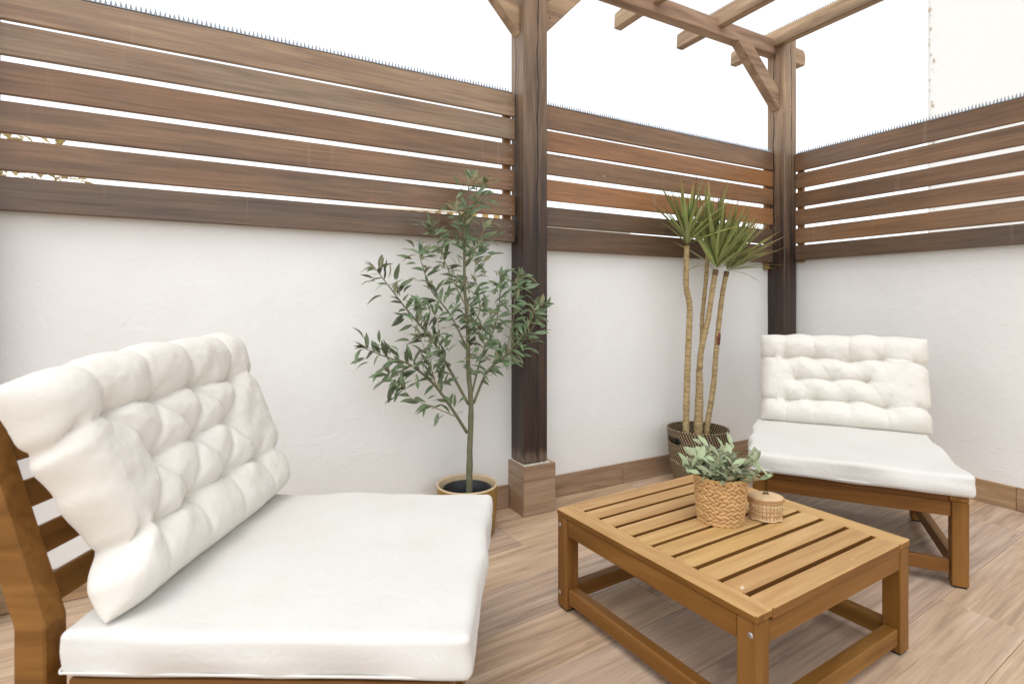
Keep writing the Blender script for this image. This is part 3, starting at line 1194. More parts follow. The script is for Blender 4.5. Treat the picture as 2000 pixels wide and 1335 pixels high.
def seat_cushion(label, base, rz, W, D, T, seed):
    t = thing('seat_cushion', label, 'cushion', base, rz, 'flat white seat cushions')
    bm_obj('cover', box_cushion(W, D, T, seed=seed), M['canvas_seat'], t)
    V, F = piping_loop(W - 0.001, D - 0.001, 0.010, 0.013, 0.0022)
    mesh_obj('piping', V, F, M['canvas_seat'], t, smooth=True)
    return t


c2 = ctr + f2 * (-0.02)
seat_cushion('white seat cushion on the lounge chair in the far right corner', (c2.x, c2.y, h + 0.006), math.atan2(f1.y, f1.x), cush_w, cush_d, cush_t, 11)
ROWS = [(0.72, (0.17, 0.35, 0.55, 0.75)), (0.49, (0.24, 0.43, 0.64)), (0.26, (0.17, 0.34, 0.54, 0.75))]


def back_cushion(label, base, rz, lean, W, Hh, T, seed, rows, sag=0.0, pinl=0.045, inset=None, diag=0.2, horiz=0.62):
    t = thing('back_cushion', label, 'cushion', base, 0, 'tufted cream back cushions')
    t.rotation_euler = (Matrix.Rotation(rz, 3, 'Z') @ Matrix.Rotation(-lean, 3, 'X')).to_euler()
    bm_obj('cover', tufted_cushion(W, Hh, T, seed, rows, sag, pinl, inset, diag, horiz), M['canvas'], t)
    V, F = [], []
    for zr, xs_ in rows:
        for x in xs_:
            a, f = lathe_geo([(0.0, 0.0), (0.006, 0.0), (0.006, 0.002), (0.002, 0.0035)], 8)
            b = len(V)
            V += [(W * (x - 0.5) + q[0], -T * 0.62 * 0.16 - q[2] * 0.5, Hh * zr + q[1]) for q in a]
            F += [tuple(b + k for k in g) for g in f]
    s = mesh_obj('tuft_stitches', V, F, M['canvas'], t)
    s['kind'] = 'stuff'
    return t


b2 = fl + f1 * 0.328 + f2 * 0.565
back_cushion('tufted cream back cushion of the chair in the far right corner, standing upright', (b2.x, b2.y, 0.362), math.atan2(f1.y, f1.x), R(15), 0.635, 0.405, 0.118, 3, ROWS, 0.0, 0.02, None, 0.14, 0.72)

# --- left chair
e1, e2 = Vector((0.5, 0.866, 0)), Vector((-0.866, 0.5, 0))
N0 = Vector((-2.69, -1.30, 0)) + e2 * 0.035
ctr1 = N0 + e1 * cw / 2 + e2 * cd / 2
ch1, h = lounge_chair('large lounge chair in the left foreground with cream cushions and raked back', ctr1, math.atan2(e1.y, e1.x), cw, cd, 0.0, 0.032)
c1 = ctr1 + e2 * (-0.01)
seat_cushion('big white seat cushion in the left foreground', (c1.x, c1.y, h + 0.006), math.atan2(e1.y, e1.x), 0.64, 0.665, 0.074, 23)
b1 = N0 + e1 * 0.312 + e2 * 0.562
ROWS1 = [(0.73, (0.20, 0.40, 0.60, 0.80)), (0.50, (0.30, 0.50, 0.70)), (0.27, (0.20, 0.40, 0.60, 0.80))]
back_cushion('large tufted cream back cushion leaning on the left foreground chair', (b1.x, b1.y, 0.372), math.atan2(e1.y, e1.x), R(21), 0.70, 0.472, 0.118, 8, ROWS1, 0.034, 0.045, ((0.0, 0.045), (0.12, 0.05), (0.27, 0.088), (0.5, 0.055), (0.73, 0.022), (1.0, 0.0)), 0.34, 0.62)


# ------------------------------------------------------------------ leaves
def leaf_mesh(name, L, W, mat, bend=0.2, fold=0.25, nseg=5, peak=0.45, twist=0.0):
    V, F = [], []
    for i in range(nseg + 1):
        t = i / nseg
        if t < peak:
            w = math.sin(t / peak * math.pi / 2) ** 0.8
        else:
            w = math.cos((t - peak) / (1 - peak) * math.pi / 2) ** 0.9
        w = max(w, 0.04) * W / 2
        x = L * t * (1 - 0.12 * bend * t)
        z = -bend * L * t * t * 0.6
        tw = twist * t
        V.append((x, -w * math.cos(tw), z + fold * w - w * math.sin(tw)))
        V.append((x, 0, z))
        V.append((x, w * math.cos(tw), z + fold * w + w * math.sin(tw)))
    for i in range(nseg):
        a = i * 3
        F.append((a, a + 3, a + 4, a + 1))
        F.append((a + 1, a + 4, a + 5, a + 2))
    me = bpy.data.meshes.new(name)
    me.from_pydata(V, [], F)
    me.materials.append(mat)
    me.polygons.foreach_set('use_smooth', [True] * len(me.polygons))
    return me


def orient(d, up_hint, roll=0.0):
    x = Vector(d).normalized()
    z = Vector(up_hint) - x * Vector(up_hint).dot(x)
    if z.length < 1e-4:
        z = Vector((0.1, 0.9, 0.2)) - x * Vector((0.1, 0.9, 0.2)).dot(x)
    z.normalize()
    y = z.cross(x)
    m = Matrix((x, y, z)).transposed()
    return m @ Matrix.Rotation(roll, 3, 'X')


class Leaves:
    """first `cap` leaves become objects, the rest are joined into one stuff part"""
    def __init__(s, parent, mat, cap=300, origin=(0, 0, 0)):
        s.p, s.mat, s.cap, s.items = parent, mat, cap, []
        s.o = Vector(origin)

    def add(s, me, loc, rot, sc=1.0):
        s.items.append((me, Vector(loc) - s.o, rot, sc))

    def build(s, camloc=Vector((-3.05, -2.08, 0.9))):
        s.items.sort(key=lambda it: (it[1] + s.o - camloc).length - it[3] * 0.3)
        for me, loc, rot, sc in s.items[:s.cap]:
            o = place('leaf', me, s.p, loc, rot)
            o.scale = (sc, sc, sc)
        rest = s.items[s.cap:]
        if rest:
            V, F = [], []
            for me, loc, rot, sc in rest:
                b = len(V)
                for v in me.vertices:
                    V.append(rot @ (v.co * sc) + loc)
                for f in me.polygons:
                    F.append(tuple(b + k for k in f.vertices))
            o = mesh_obj('leaf_cluster', V, F, s.mat, s.p, smooth=True)
            o['kind'] = 'stuff'


# ------------------------------------------------------------------ olive tree in its pot
PX, PY = -2.178, -0.152
pot = thing('plant_pot', 'round mustard yellow pot with a pale rim holding the olive tree', 'pot', (PX, PY, 0))
V, F = lathe_geo([(0.100, 0.0), (0.108, 0.01), (0.1165, 0.10), (0.1185, 0.186)], 56)
mesh_obj('pot_body', V, F, M['pot'], pot, smooth=True)
V, F = lathe_geo([(0.1185, 0.186), (0.1185, 0.190), (0.116, 0.1925), (0.112, 0.191), (0.110, 0.186), (0.1075, 0.15), (0.106, 0.06)], 56)
mesh_obj('pot_rim', V, F, M['pot_rim'], pot, smooth=True)
V, F = lathe_geo([(0.097, 0.172), (0.095, 0.174), (0.092, 0.172), (0.088, 0.09), (0.084, 0.02), (0.096, 0.02), (0.097, 0.172)], 48)
mesh_obj('inner_pot', V, F, M['black'], pot, smooth=True)
V, F = lathe_geo([(0.0895, 0.128), (0.06, 0.133), (0.03, 0.136), (0.004, 0.137)], 32)
mesh_obj('soil', [(v[0], v[1], v[2] + 0.004 * noise.noise((v[0] * 40, v[1] * 40, 0))) for v in V], F, M['soil'], pot, smooth=True)

OL = {'trunk': [(-2.169, -0.15, 0.128), (-2.169, -0.15, 0.173), (-2.165, -0.15, 0.347), (-2.161, -0.15, 0.496), (-2.172, -0.15, 0.647), (-2.175, -0.15, 0.796), (-2.188, -0.15, 0.965), (-2.188, -0.15, 1.144), (-2.183, -0.15, 1.244), (-2.167, -0.15, 1.385)],
'A': [(-2.178, -0.15, 0.389), (-2.257, -0.16, 0.507), (-2.332, -0.17, 0.601), (-2.424, -0.18, 0.674), (-2.502, -0.19, 0.702), (-2.586, -0.2, 0.738)],
'B': [(-2.172, -0.15, 0.50), (-2.262, -0.147, 0.662), (-2.322, -0.143, 0.761), (-2.381, -0.14, 0.829), (-2.429, -0.137, 0.887), (-2.486, -0.133, 0.961), (-2.532, -0.13, 1.021)],
'C': [(-2.222, -0.156, 0.455), (-2.326, -0.18, 0.507), (-2.415, -0.21, 0.548), (-2.462, -0.24, 0.593)],
'D': [(-2.150, -0.15, 0.50), (-2.09, -0.152, 0.622), (-2.01, -0.154, 0.679), (-1.928, -0.156, 0.738), (-1.855, -0.158, 0.832), (-1.844, -0.16, 0.885)],
'E': [(-2.160, -0.15, 0.53), (-2.117, -0.162, 0.695), (-2.067, -0.175, 0.805), (-2.051, -0.188, 0.926), (-2.058, -0.2, 0.996)],
'F': [(-2.178, -0.15, 0.72), (-2.249, -0.143, 0.857), (-2.319, -0.135, 0.944), (-2.357, -0.128, 1.05), (-2.364, -0.12, 1.084)],
'G': [(-2.183, -0.15, 0.886), (-2.246, -0.16, 0.994), (-2.302, -0.17, 1.107), (-2.336, -0.18, 1.18)],
'H': [(-2.172, -0.15, 0.766), (-2.116, -0.137, 0.876), (-2.132, -0.123, 1.018), (-2.103, -0.11, 1.101)],
'I': [(-2.008, -0.154, 0.679), (-1.969, -0.146, 0.823), (-1.953, -0.14, 0.948), (-1.931, -0.135, 1.002)],
'K': [(-2.414, -0.178, 0.668), (-2.468, -0.2, 0.642), (-2.506, -0.25, 0.624)],
'M': [(-2.263, -0.148, 0.662), (-2.301, -0.167, 0.733), (-2.317, -0.183, 0.849), (-2.383, -0.2, 0.887)],
'N': [(-2.123, -0.156, 0.680), (-2.115, -0.18, 0.726), (-2.151, -0.21, 0.789), (-2.123, -0.24, 0.848)],
'O': [(-2.188, -0.15, 1.05), (-2.14, -0.17, 1.13), (-2.11, -0.17, 1.20)],
'Q': [(-2.05, -0.153, 0.655), (-2.0, -0.2, 0.72), (-1.955, -0.24, 0.80), (-1.93, -0.25, 0.86)],
'S': [(-2.31, -0.165, 0.575), (-2.36, -0.21, 0.69), (-2.40, -0.24, 0.77)],
'U': [(-2.183, -0.15, 1.25), (-2.125, -0.15, 1.32), (-2.10, -0.155, 1.37)],
'W': [(-2.186, -0.15, 1.18), (-2.235, -0.165, 1.25)]}
olive = thing('olive_tree', 'slender young olive tree with narrow grey green leaves in front of the middle post', 'tree', (-2.169, -0.15, 0.128))
oo = Vector((-2.169, -0.15, 0.128))
lv = Leaves(olive, M['olive_leaf'], 300, oo)
olive_meshes = [leaf_mesh('olive_leaf', 0.058, 0.0158, M['olive_leaf'], b, f, 5, pk, tw) for b, f, pk, tw in ((0.35, 0.3, 0.45, 0.3), (0.8, 0.35, 0.5, -0.4), (0.1, 0.25, 0.42, 0.5), (1.2, 0.3, 0.5, 0.1), (0.55, 0.5, 0.55, 0.7))]
rnd = random.Random(21)
for key, pts in OL.items():
    path = smooth_path(pts, 6)
    n = len(path)
    if key == 'trunk':
        path = [p + Vector((0.0025 * noise.noise((p.z * 14, 1, 0)), 0.0025 * noise.noise((p.z * 14, 7, 0)), 0)) for p in path]
        rad = [0.0145 * (1 - 0.84 * (i / (n - 1)) ** 0.9) for i in range(n)]
        for kz in (9, 16, 22):
            rad[kz] *= 1.12
        V, F = tube_geo([p - oo for p in path], rad, 10)
        mesh_obj('trunk', V, F, M['olive_bark'], olive, smooth=True)
    else:
        r0 = {'A': 0.0068, 'B': 0.0062, 'D': 0.0058, 'E': 0.0045, 'F': 0.0038, 'G': 0.0034, 'H': 0.003}.get(key, 0.0024)
        rad = [r0 * (1 - 0.78 * i / (n - 1)) for i in range(n)]
        V, F = tube_geo([p - oo for p in path], rad, 7)
        mesh_obj('branch', V, F, M['olive_bark'] if r0 > 0.0036 else M['olive_twig'], olive, smooth=True)
    # leaves: pairs along the outer part of each limb, on short side shoots
    ln = sum((path[i + 1] - path[i]).length for i in range(n - 1))
    start = 0.42 if key == 'trunk' else 0.13
    step = 0.0095 if key == 'trunk' else 0.0105
    if key == 'C':
        step = 0.03
    cnt = int(ln * (1 - start) / step)
    for k in range(cnt + 1):
        t = start + (1 - start) * k / max(1, cnt)
        fi = t * (n - 1)
        i = min(n - 2, int(fi))
        p = path[i].lerp(path[i + 1], fi - i)
        d = (path[i + 1] - path[i]).normalized()
        for s in (0, 1) if rnd.random() < 0.72 else (0,):
            a = rnd.uniform(0, 2 * math.pi)
            side = d.cross(Vector((math.cos(a), math.sin(a), 0.3))).normalized()
            ld = d * rnd.uniform(0.25, 0.9) + side * rnd.uniform(0.5, 1.1) + Vector((0, -0.12, rnd.uniform(-0.5, 0.35)))
            base = p.copy()
            if rnd.random() < 0.5:
                base += side * rnd.uniform(0.008, 0.045) + d * rnd.uniform(0, 0.03)
            if base.y > -0.05:
                base.y = -0.06
            if ld.y > 0.25:
                ld.y *= -0.6
            lv.add(rnd.choice(olive_meshes), base, orient(ld, (rnd.uniform(-0.5, 0.5), -0.5, 0.8), rnd.uniform(-0.8, 0.8)), rnd.uniform(0.68, 1.18))
    # terminal tuft
    d = (path[-1] - path[-3]).normalized()
    for k in range(4):
        ld = d + Vector((rnd.uniform(-0.7, 0.7), rnd.uniform(-0.7, 0.3), rnd.uniform(-0.5, 0.5)))
        lv.add(rnd.choice(olive_meshes), path[-1], orient(ld, (0, -0.4, 1), rnd.uniform(-0.5, 0.5)), rnd.uniform(0.6, 1.0))
lv.build()

# ------------------------------------------------------------------ dracaena in a dark woven basket
BX, BY, BH = -0.955, -0.205, 0.278
bk = thing('woven_basket', 'tall dark brown woven basket with cut out handles holding the dracaena', 'basket', (BX, BY, 0))
seg, lev = 72, 34
V, F = [], []


def rad_b(z):
    q = z / BH
    return 0.108 + 0.038 * q ** 0.8 + 0.006 * math.sin(q * math.pi)


ha = [R(168), R(-30)]      # handle directions


def in_handle(a, z):
    for h_ in ha:
        da = (a - h_ + math.pi) % (2 * math.pi) - math.pi
        if abs(da) < R(20) and abs(z - (BH - 0.050)) < 0.0175 * math.sqrt(max(0, 1 - (da / R(21)) ** 4)):
            return True
    return False


for shell, off in ((0, 0.0), (1, -0.006)):
    for j in range(lev + 1):
        z = BH * j / lev
        for k in range(seg):
            a = 2 * math.pi * k / seg
            rr = rad_b(z) + off
            V.append((rr * math.cos(a), rr * math.sin(a), z + (0.008 * shell if j == 0 else 0)))
ns = seg * (lev + 1)
hole = set()
for j in range(lev):
    for k in range(seg):
        if in_handle(2 * math.pi * (k + 0.5) / seg, BH * (j + 0.5) / lev):
            hole.add((j, k))
for j in range(lev):
    for k in range(seg):
        if (j, k) in hole:
            continue
        k2 = (k + 1) % seg
        q = (j * seg + k, j * seg + k2, (j + 1) * seg + k2, (j + 1) * seg + k)
        F.append(q)
        F.append(tuple(ns + i for i in q[::-1]))
        for (dj, dk, a_, b_) in ((1, 0, q[2], q[3]), (-1, 0, q[0], q[1]), (0, 1, q[1], q[2]), (0, -1, q[3], q[0])):
            if ((j + dj), (k + dk) % seg) in hole:
                F.append((b_, a_, ns + a_, ns + b_))
for k in range(seg):
    k2 = (k + 1) % seg
    t0 = lev * seg
    F.append((t0 + k, t0 + k2, ns + t0 + k2, ns + t0 + k))
F.append(tuple(range(seg))[::-1])
F.append(tuple(ns + k for k in range(seg)))
mesh_obj('woven_wall', V, F, M['twill'], bk, smooth=True)
pts = [((rad_b(BH) - 0.003) * math.cos(2 * math.pi * k / 60), (rad_b(BH) - 0.003) * math.sin(2 * math.pi * k / 60), BH) for k in range(61)]
V, F = tube_geo(pts, [0.0052] * 61, 8, False)
mesh_obj('rim', V, F, M['twill'], bk, smooth=True)
V, F = lathe_geo([(0.112, 0.216), (0.110, 0.222), (0.107, 0.216), (0.098, 0.02)], 40)
mesh_obj('inner_pot', V, F, M['black'], bk, smooth=True)
V, F = lathe_geo([(0.1055, 0.196), (0.05, 0.200), (0.003, 0.201)], 30)
mesh_obj('soil', V, F, M['soil'], bk, smooth=True)

DR = {'s1': [(-1.028, -0.2, 0.20), (-1.03, -0.2, 0.293), (-1.023, -0.198, 0.478), (-1.013, -0.197, 0.653), (-1.001, -0.195, 0.827), (-1.001, -0.193, 0.898), (-1.021, -0.192, 0.991), (-1.014, -0.19, 1.178)],
's2': [(-0.947, -0.2, 0.20), (-0.945, -0.2, 0.284), (-0.926, -0.19, 0.47), (-0.915, -0.18, 0.587), (-0.887, -0.17, 0.717), (-0.872, -0.16, 0.825), (-0.834, -0.15, 1.008), (-0.81, -0.14, 1.156)],
's3': [(-0.924, -0.19, 0.57), (-0.916, -0.192, 0.66), (-0.880, -0.2, 0.802), (-0.86, -0.21, 0.945), (-0.843, -0.22, 1.065)],
's4': [(-0.899, -0.21, 0.20), (-0.891, -0.21, 0.292), (-0.849, -0.208, 0.466), (-0.826, -0.206, 0.633), (-0.804, -0.204, 0.777), (-0.772, -0.202, 0.946), (-0.737, -0.2, 1.057)]}
dra = thing('dracaena', 'tall dracaena with four bare canes and spiky leaf heads in the corner', 'plant', (-0.945, -0.2, 0.2))
do = Vector((-0.945, -0.2, 0.2))
drac_meshes = [leaf_mesh('dracaena_leaf', 0.31, 0.0225, M['drac_leaf'], b, f, 7, 0.32, tw) for b, f, tw in ((0.05, 0.5, 0.1), (0.14, 0.45, 0.3), (0.26, 0.5, -0.2), (0.02, 0.6, 0.0))]
droop = leaf_mesh('dracaena_leaf', 0.29, 0.015, M['drac_leaf'], 0.75, 0.4, 8, 0.35, 0.0)
rnd = random.Random(5)
dl = Leaves(dra, M['drac_leaf'], 300, do)
heads = {'s1': ((-0.10, -0.1, 1), 38, 0.92), 's2': ((0.08, -0.05, 1), 40, 1.0), 's3': ((0.10, -0.2, 1), 48, 1.06), 's4': ((0.42, -0.2, 0.95), 46, 1.0)}
for key, pts in DR.items():
    path = smooth_path(pts, 6)
    n = len(path)
    r0, r1 = {'s1': (0.0155, 0.013), 's2': (0.0235, 0.0105), 's3': (0.0145, 0.0122), 's4': (0.014, 0.0115)}[key]
    rad = []
    for i, p in enumerate(path):
        t = i / (n - 1)
        r = r0 + (r1 - r0) * (t if key != 's2' else min(1, t * 2.0) ** 1.6)
        rad.append(r * (1 + 0.05 * math.sin(i * 2.1)))
    V, F = tube_geo([p - do for p in path], rad, 12)
    mesh_obj('cane', V, F, M['cane'], dra, smooth=True)
    if key in ('s3', 's4'):     # brown sheath under the head
        V, F = tube_geo([path[-3] - do, path[-1] - do], [r1 * 1.06, r1 * 1.2], 10)
        mesh_obj('leaf_sheath', V, F, M['knob'], dra, smooth=True)
    top = path[-1]
    ax, cnt, lenf = heads[key]
    ax = Vector(ax).normalized()
    for k in range(cnt):
        q = (k + 0.5) / cnt
        ang = k * 2.399
        spread = R(6 + 56 * q ** 0.9) * rnd.uniform(0.8, 1.12)
        a = ax.cross(Vector((0, 1, 0.2))).normalized()
        b = ax.cross(a)
        d = ax * math.cos(spread) + (a * math.cos(ang) + b * math.sin(ang)) * math.sin(spread)
        if d.y > 0.12:
            d.y = 0.12
        base = top + ax * (0.05 * (1 - q)) + d * 0.006
        me = drac_meshes[0 if q < 0.3 else rnd.choice((0, 1, 1, 2, 3))]
        dl.add(me, base, orient(d, (0, 0, 1) if spread > R(15) else (0, -1, 0.3), rnd.uniform(-0.4, 0.4)), lenf * rnd.uniform(0.8, 1.12) * (1 - 0.08 * q))
    if key == 's3':
        dl.add(droop, top - Vector((0.01, 0, 0)), orient((-0.95, -0.15, 0.32), (0, 0, 1)), 0.95)
    if key == 's4':
        dl.add(droop, top + Vector((0.01, -0.005, 0)), orient((0.6, -0.45, 0.05), (0, 0, 1)), 0.62)
        dl.add(drac_meshes[1], top, orient((0.85, -0.2, 0.42), (0, 0, 1)), 1.0)
        dl.add(drac_meshes[1], top, orient((0.8, -0.3, 0.58), (0, 0, 1)), 1.02)
dl.build()
# dark red scar on the slimmest cane
V, F = tube_geo([Vector((-0.817, -0.2055, 0.685)) - do, Vector((-0.812, -0.2055, 0.72)) - do, Vector((-0.808, -0.205, 0.745)) - do], [0.0132, 0.0142, 0.0128], 10)
mesh_obj('cane_scar', V, F, plain('cane_scar', (0.16, 0.035, 0.02), 0.6), dra, smooth=True)

# ------------------------------------------------------------------ baskets on the table
TZ = 0.2902
pb = thing('wicker_basket', 'straw wicker basket with the leafy grey green plant on the table', 'basket', (-1.803, -1.046, TZ), R(20))
HB, RB0, RB1 = 0.125, 0.060, 0.0705


def rb(z):
    q = z / HB
    return RB0 + (RB1 - RB0) * q ** 0.85


V, F = lathe_geo([(RB0 - 0.006, 0.002), (RB0 - 0.005, 0.004), (RB1 - 0.0065, HB - 0.006), (RB1 - 0.010, HB - 0.004), (RB1 - 0.013, HB - 0.02), (RB0 - 0.012, 0.008)], 36, close=True)
mesh_obj('basket_lining', V, F, M['wicker_dark'], pb, smooth=True)
V, F = [], []
rnd = random.Random(9)


def chunk(c, tx, ty, tz, lx, ly, lz):
    """fat twisted strand: low-poly ellipsoid in frame tx,ty,tz"""
    b = len(V)
    rings = [(-1.0, 0.25), (-0.72, 0.75), (-0.2, 1.0), (0.3, 1.0), (0.75, 0.72), (1.0, 0.25)]
    for u, w in rings:
        for k in range(6):
            a = k * math.pi / 3
            V.append(c + tx * (u * lx) + ty * (math.cos(a) * w * ly) + tz * (math.sin(a) * w * lz))
    for i in range(len(rings) - 1):
        for k in range(6):
            k2 = (k + 1) % 6
            F.append((b + i * 6 + k, b + i * 6 + k2, b + (i + 1) * 6 + k2, b + (i + 1) * 6 + k))
    F.append(tuple(b + k for k in range(6))[::-1])
    F.append(tuple(b + (len(rings) - 1) * 6 + k for k in range(6)))


nrow, ncol = 11, 22
for j in range(nrow):
    z = HB * (j + 0.5) / nrow
    for i in range(ncol):
        a = 2 * math.pi * (i + (0.5 if j % 2 else 0.0)) / ncol
        rr = rb(z) - 0.001
        rad_ = Vector((math.cos(a), math.sin(a), 0))
        tan = Vector((-math.sin(a), math.cos(a), 0))
        tilt = R(24) * (1 if j % 2 else -1) + rnd.uniform(-0.12, 0.12)
        tx = tan * math.cos(tilt) + Vector((0, 0, 1)) * math.sin(tilt)
        tz = rad_.cross(tx)
        chunk(rad_ * (rr + rnd.uniform(-0.0008, 0.0012)) + Vector((0, 0, z)), tx, rad_, tz, 0.0128 * rnd.uniform(0.92, 1.08), 0.0042, 0.0058 * rnd.uniform(0.9, 1.1))
mesh_obj('woven_strands', V, F, M['wicker'], pb, smooth=True)
V, F = [], []
for j, zz in ((0, HB - 0.001), (1, 0.004)):
    nn = 30
    for i in range(nn):
        a = 2 * math.pi * i / nn
        rad_ = Vector((math.cos(a), math.sin(a), 0))
        tan = Vector((-math.sin(a), math.cos(a), 0))
        tx = (tan + Vector((0, 0, 0.35)) + rad_ * 0.15).normalized()
        chunk(rad_ * ((RB1 if j == 0 else RB0) - 0.002) + Vector((0, 0, zz)), tx, rad_, rad_.cross(tx), 0.0115, 0.0048, 0.0046)
mesh_obj('rim', V, F, M['wicker'], pb, smooth=True)

tp = thing('potted_plant', 'small bushy plant with grey green oval leaves in the straw basket on the table', 'plant', (-1.803, -1.046, TZ + 0.09))
to = Vector((-1.803, -1.046, TZ + 0.09))
sl = Leaves(tp, M['sage_leaf'], 300, to)
sage = [leaf_mesh('sage_leaf', 0.041, 0.0195, M['sage_leaf'], b, f, 4, 0.5, tw) for b, f, tw in ((0.3, 0.3, 0.1), (0.7, 0.25, -0.2), (-0.2, 0.35, 0.2))]
rnd = random.Random(14)
for s in range(58):
    a = rnd.uniform(0, 2 * math.pi)
    lean = rnd.uniform(0.0, 1.0) ** 0.6
    d = Vector((math.cos(a) * lean, math.sin(a) * lean, rnd.uniform(0.7, 1.2))).normalized()
    r0 = rnd.uniform(0, 0.042)
    p0 = to + Vector((math.cos(a) * r0, math.sin(a) * r0, 0.005))
    ln = rnd.uniform(0.062, 0.118)
    pts = [p0 + d * ln * t + Vector((math.cos(a), math.sin(a), -0.9)) * (0.014 * lean * t * t) for t in (0, 0.25, 0.5, 0.75, 1.0)]
    V, F = tube_geo([p - to for p in pts], [0.0013, 0.0012, 0.0011, 0.001, 0.0008], 5)
    mesh_obj('stem', V, F, M['olive_twig'], tp, smooth=True)
    for k in range(6):
        t = 0.34 + 0.66 * k / 5
        i = min(3, int(t * 4))
        p = pts[i].lerp(pts[i + 1], t * 4 - i)
        b_ = k * 1.57 + rnd.uniform(-0.5, 0.5)
        side = Vector((math.cos(b_), math.sin(b_), 0.2))
        ld = side * 0.9 + d * rnd.uniform(0.3, 0.9)
        sl.add(rnd.choice(sage), p, orient(ld, (0, 0, 1), rnd.uniform(-0.6, 0.6)), rnd.uniform(0.65, 1.15))
sl.build()

lb = thing('lidded_basket', 'little oval lidded basket of pale splint beside the plant basket', 'basket', (-1.686, -1.104, TZ), R(-35))
V, F = lathe_geo([(0.034, 0.0), (0.0375, 0.002), (0.0385, 0.03), (0.0405, 0.056), (0.038, 0.057), (0.034, 0.05), (0.033, 0.004)], 40, 1.06, 0.88, close=True)
mesh_obj('basket_wall', V, F, M['lid_splint'], lb, smooth=True)
# upright splints and woven bands
for k in range(26):
    a = 2 * math.pi * k / 26
    V, F = cbox(0.050, 0.0078, 0.0018, 0.0005)
    c_, s_ = math.cos(a), math.sin(a)
    o = mesh_obj('splint', V, F, M['lid_wicker'], lb, (0.0395 * c_ * 1.06, 0.0395 * s_ * 0.88, 0.028), axes((0.04 * c_, 0.04 * s_, 1), (-s_, c_, 0)))
    fix_normals(o)
for z, r in ((0.004, 0.0395), (0.0175, 0.0396), (0.030, 0.0402), (0.043, 0.0409)):
    pts = []
    for k in range(73):
        a = 2 * math.pi * k / 72
        rr = r + 0.0016 * math.sin(a * 9 + z * 300)
        pts.append((rr * 1.06 * math.cos(a), rr * 0.88 * math.sin(a), z + 0.0008 * math.sin(a * 5 + z * 100)))
    V, F = tube_geo(pts, [0.0026] * 73, 6, False)
    mesh_obj('band', V, F, M['lid_wicker'] if z in (0.004, 0.043) else M['lid_splint'], lb, smooth=True)
V, F = lathe_geo([(0.0425, 0.0515), (0.0438, 0.052), (0.0442, 0.058), (0.0430, 0.0625), (0.040, 0.0655), (0.030, 0.0672), (0.018, 0.0680), (0.006, 0.0683), (0.001, 0.0683)], 44, 1.06, 0.88)
V = [(x, y, z + 0.0012 * noise.noise((x * 120, y * 120, 1))) for x, y, z in V]
lid = mesh_obj('lid', V, F, M['lid_wicker'], lb, smooth=True)
for z in (0.0545, 0.060):
    pts = [(0.0442 * 1.06 * math.cos(2 * math.pi * k / 60), 0.0442 * 0.88 * math.sin(2 * math.pi * k / 60), z + 0.0006 * math.sin(k * 1.3)) for k in range(61)]
    V, F = tube_geo(pts, [0.0024] * 61, 6, False)
    mesh_obj('lid_band', V, F, M['lid_splint'], lid, smooth=True)
V, F = tube_geo([(-0.007, -0.002, 0.0685), (-0.003, 0.0, 0.0735), (0.003, 0.001, 0.0735), (0.007, 0.002, 0.0685)], [0.0032] * 4, 8)
mesh_obj('knob', V, F, M['knob'], lid, smooth=True)

# ------------------------------------------------------------------ neighbouring buildings and greenery beyond the screens
# white house to the right, its corner edge crumbling
nb = thing('neighbour_house', 'tall white rendered house wall rising beyond the right screen, its edge chipped', 'house', (2.2, 0.17, -0.2), R(17))
V, F = cbox(6.0, 9.0, 6.2, 0.02)
fix_normals(mesh_obj('wall', V, F, M['house_wall_white'], nb, (3.0, -4.5, 3.1)))
V, F = [], []
rnd = random.Random(4)
for i in range(30):
    z = 1.9 + i * 0.075 + rnd.uniform(-0.03, 0.03)
    r = rnd.uniform(0.003, 0.013) * (1.2 if rnd.random() < 0.3 else 0.8)
    c = Vector((-0.004, rnd.uniform(-0.05, -0.01), z))
    b = len(V)
    for k in range(7):
        a = k * 2 * math.pi / 7
        V.append(c + Vector((-0.002, r * math.cos(a) * rnd.uniform(0.5, 1.1), 2.2 * r * math.sin(a) * rnd.uniform(0.5, 1.2))))
    V.append(c + Vector((-0.012, 0, 0)))
    for k in range(7):
        F.append((b + k, b + (k + 1) % 7, b + 7))
mesh_obj('chipped_render', V, F, M['crumbled'], nb)['kind'] = 'stuff'

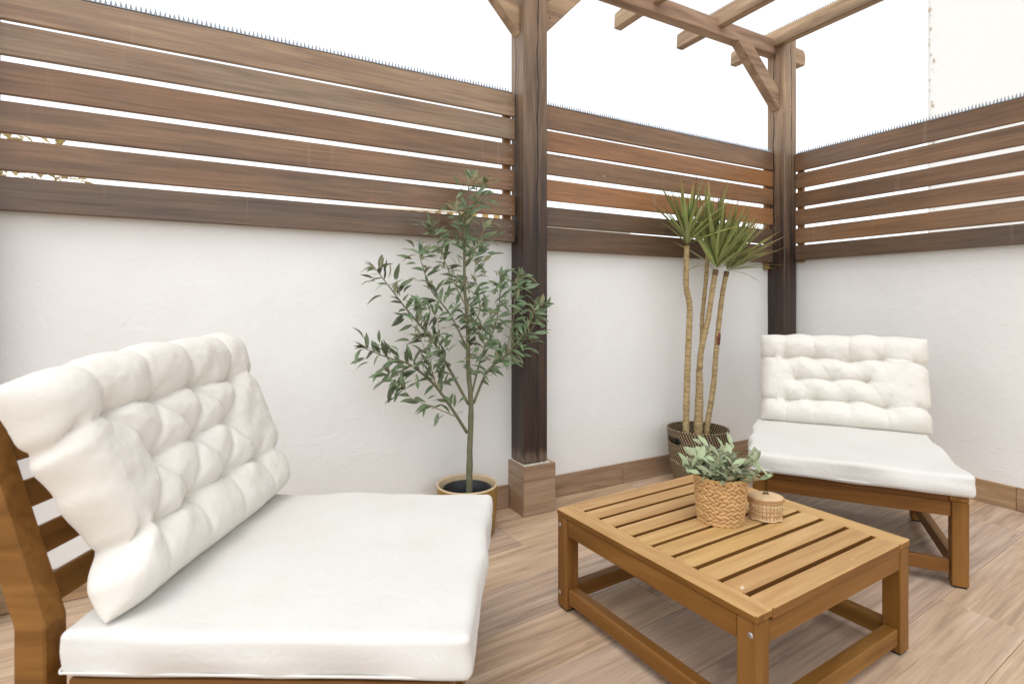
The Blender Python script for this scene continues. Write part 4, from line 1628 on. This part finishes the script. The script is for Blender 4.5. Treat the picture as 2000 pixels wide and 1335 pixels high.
# low house with a balustrade beyond the middle screen
dh = thing('neighbour_house', 'low cream house with a parapet glimpsed through the gaps of the middle screen', 'house', (1.6, 9.5, -0.2), R(-14))
V, F = cbox(9.5, 6.0, 3.05, 0.02)
fix_normals(mesh_obj('wall', V, F, M['house_wall'], dh, (0, 3.0, 1.525)))
board('cornice', 9.7, 0.12, 0.22, M['house_trim'], dh, (0, -0.03, 3.0), axes((1, 0, 0), (0, 0, 1)))
for i in range(7):
    w_ = board('window', 0.9, 1.2, 0.06, M['house_glass'], dh, (-3.9 + i * 1.3, -0.02, 1.5), axes((1, 0, 0), (0, 0, 1)))
for i in range(34):
    board('parapet_block', 0.13, 0.12, 0.12, M['house_trim'], dh, (-4.6 + i * 0.28, 0.1, 3.12), None, 0.01)
board('coping', 9.6, 0.2, 0.06, M['house_wall'], dh, (0, 0.1, 3.215), None, 0.01)

# shrub beyond the left screen
sh = thing('shrub', 'yellowish shrub glimpsed through the gaps at the far left of the long screen', 'shrub', (-4.55, 3.6, -0.2))
V, F = tube_geo([(0, 0, 0), (0.03, 0.02, 0.9), (0.0, 0.05, 1.9)], [0.05, 0.04, 0.02], 8)
mesh_obj('stem', V, F, M['olive_bark'], sh, smooth=True)
V, F = [], []
sm = leaf_mesh('shrub_leaf', 0.09, 0.045, M['shrub_leaf'], 0.3, 0.3, 2)
rnd = random.Random(2)
for i in range(1500):
    while True:
        q = Vector((rnd.uniform(-1, 1), rnd.uniform(-1, 1), rnd.uniform(-1, 1)))
        if 0.25 < q.length < 1:
            break
    c = Vector((q.x * 0.75, q.y * 0.6, 1.75 + q.z * 0.95))
    c += Vector((noise.noise(c * 2.3), noise.noise(c * 2.3 + Vector((5, 0, 0))), noise.noise(c * 2.3 + Vector((0, 9, 0))))) * 0.2
    m = orient((rnd.uniform(-1, 1), rnd.uniform(-1, 1), rnd.uniform(-0.6, 0.6)), (0, 0, 1), rnd.uniform(-1, 1))
    b = len(V)
    for v in sm.vertices:
        V.append(m @ v.co + c)
    for f in sm.polygons:
        F.append(tuple(b + k for k in f.vertices))
mesh_obj('foliage', V, F, M['shrub_leaf'], sh, smooth=True)['kind'] = 'stuff'
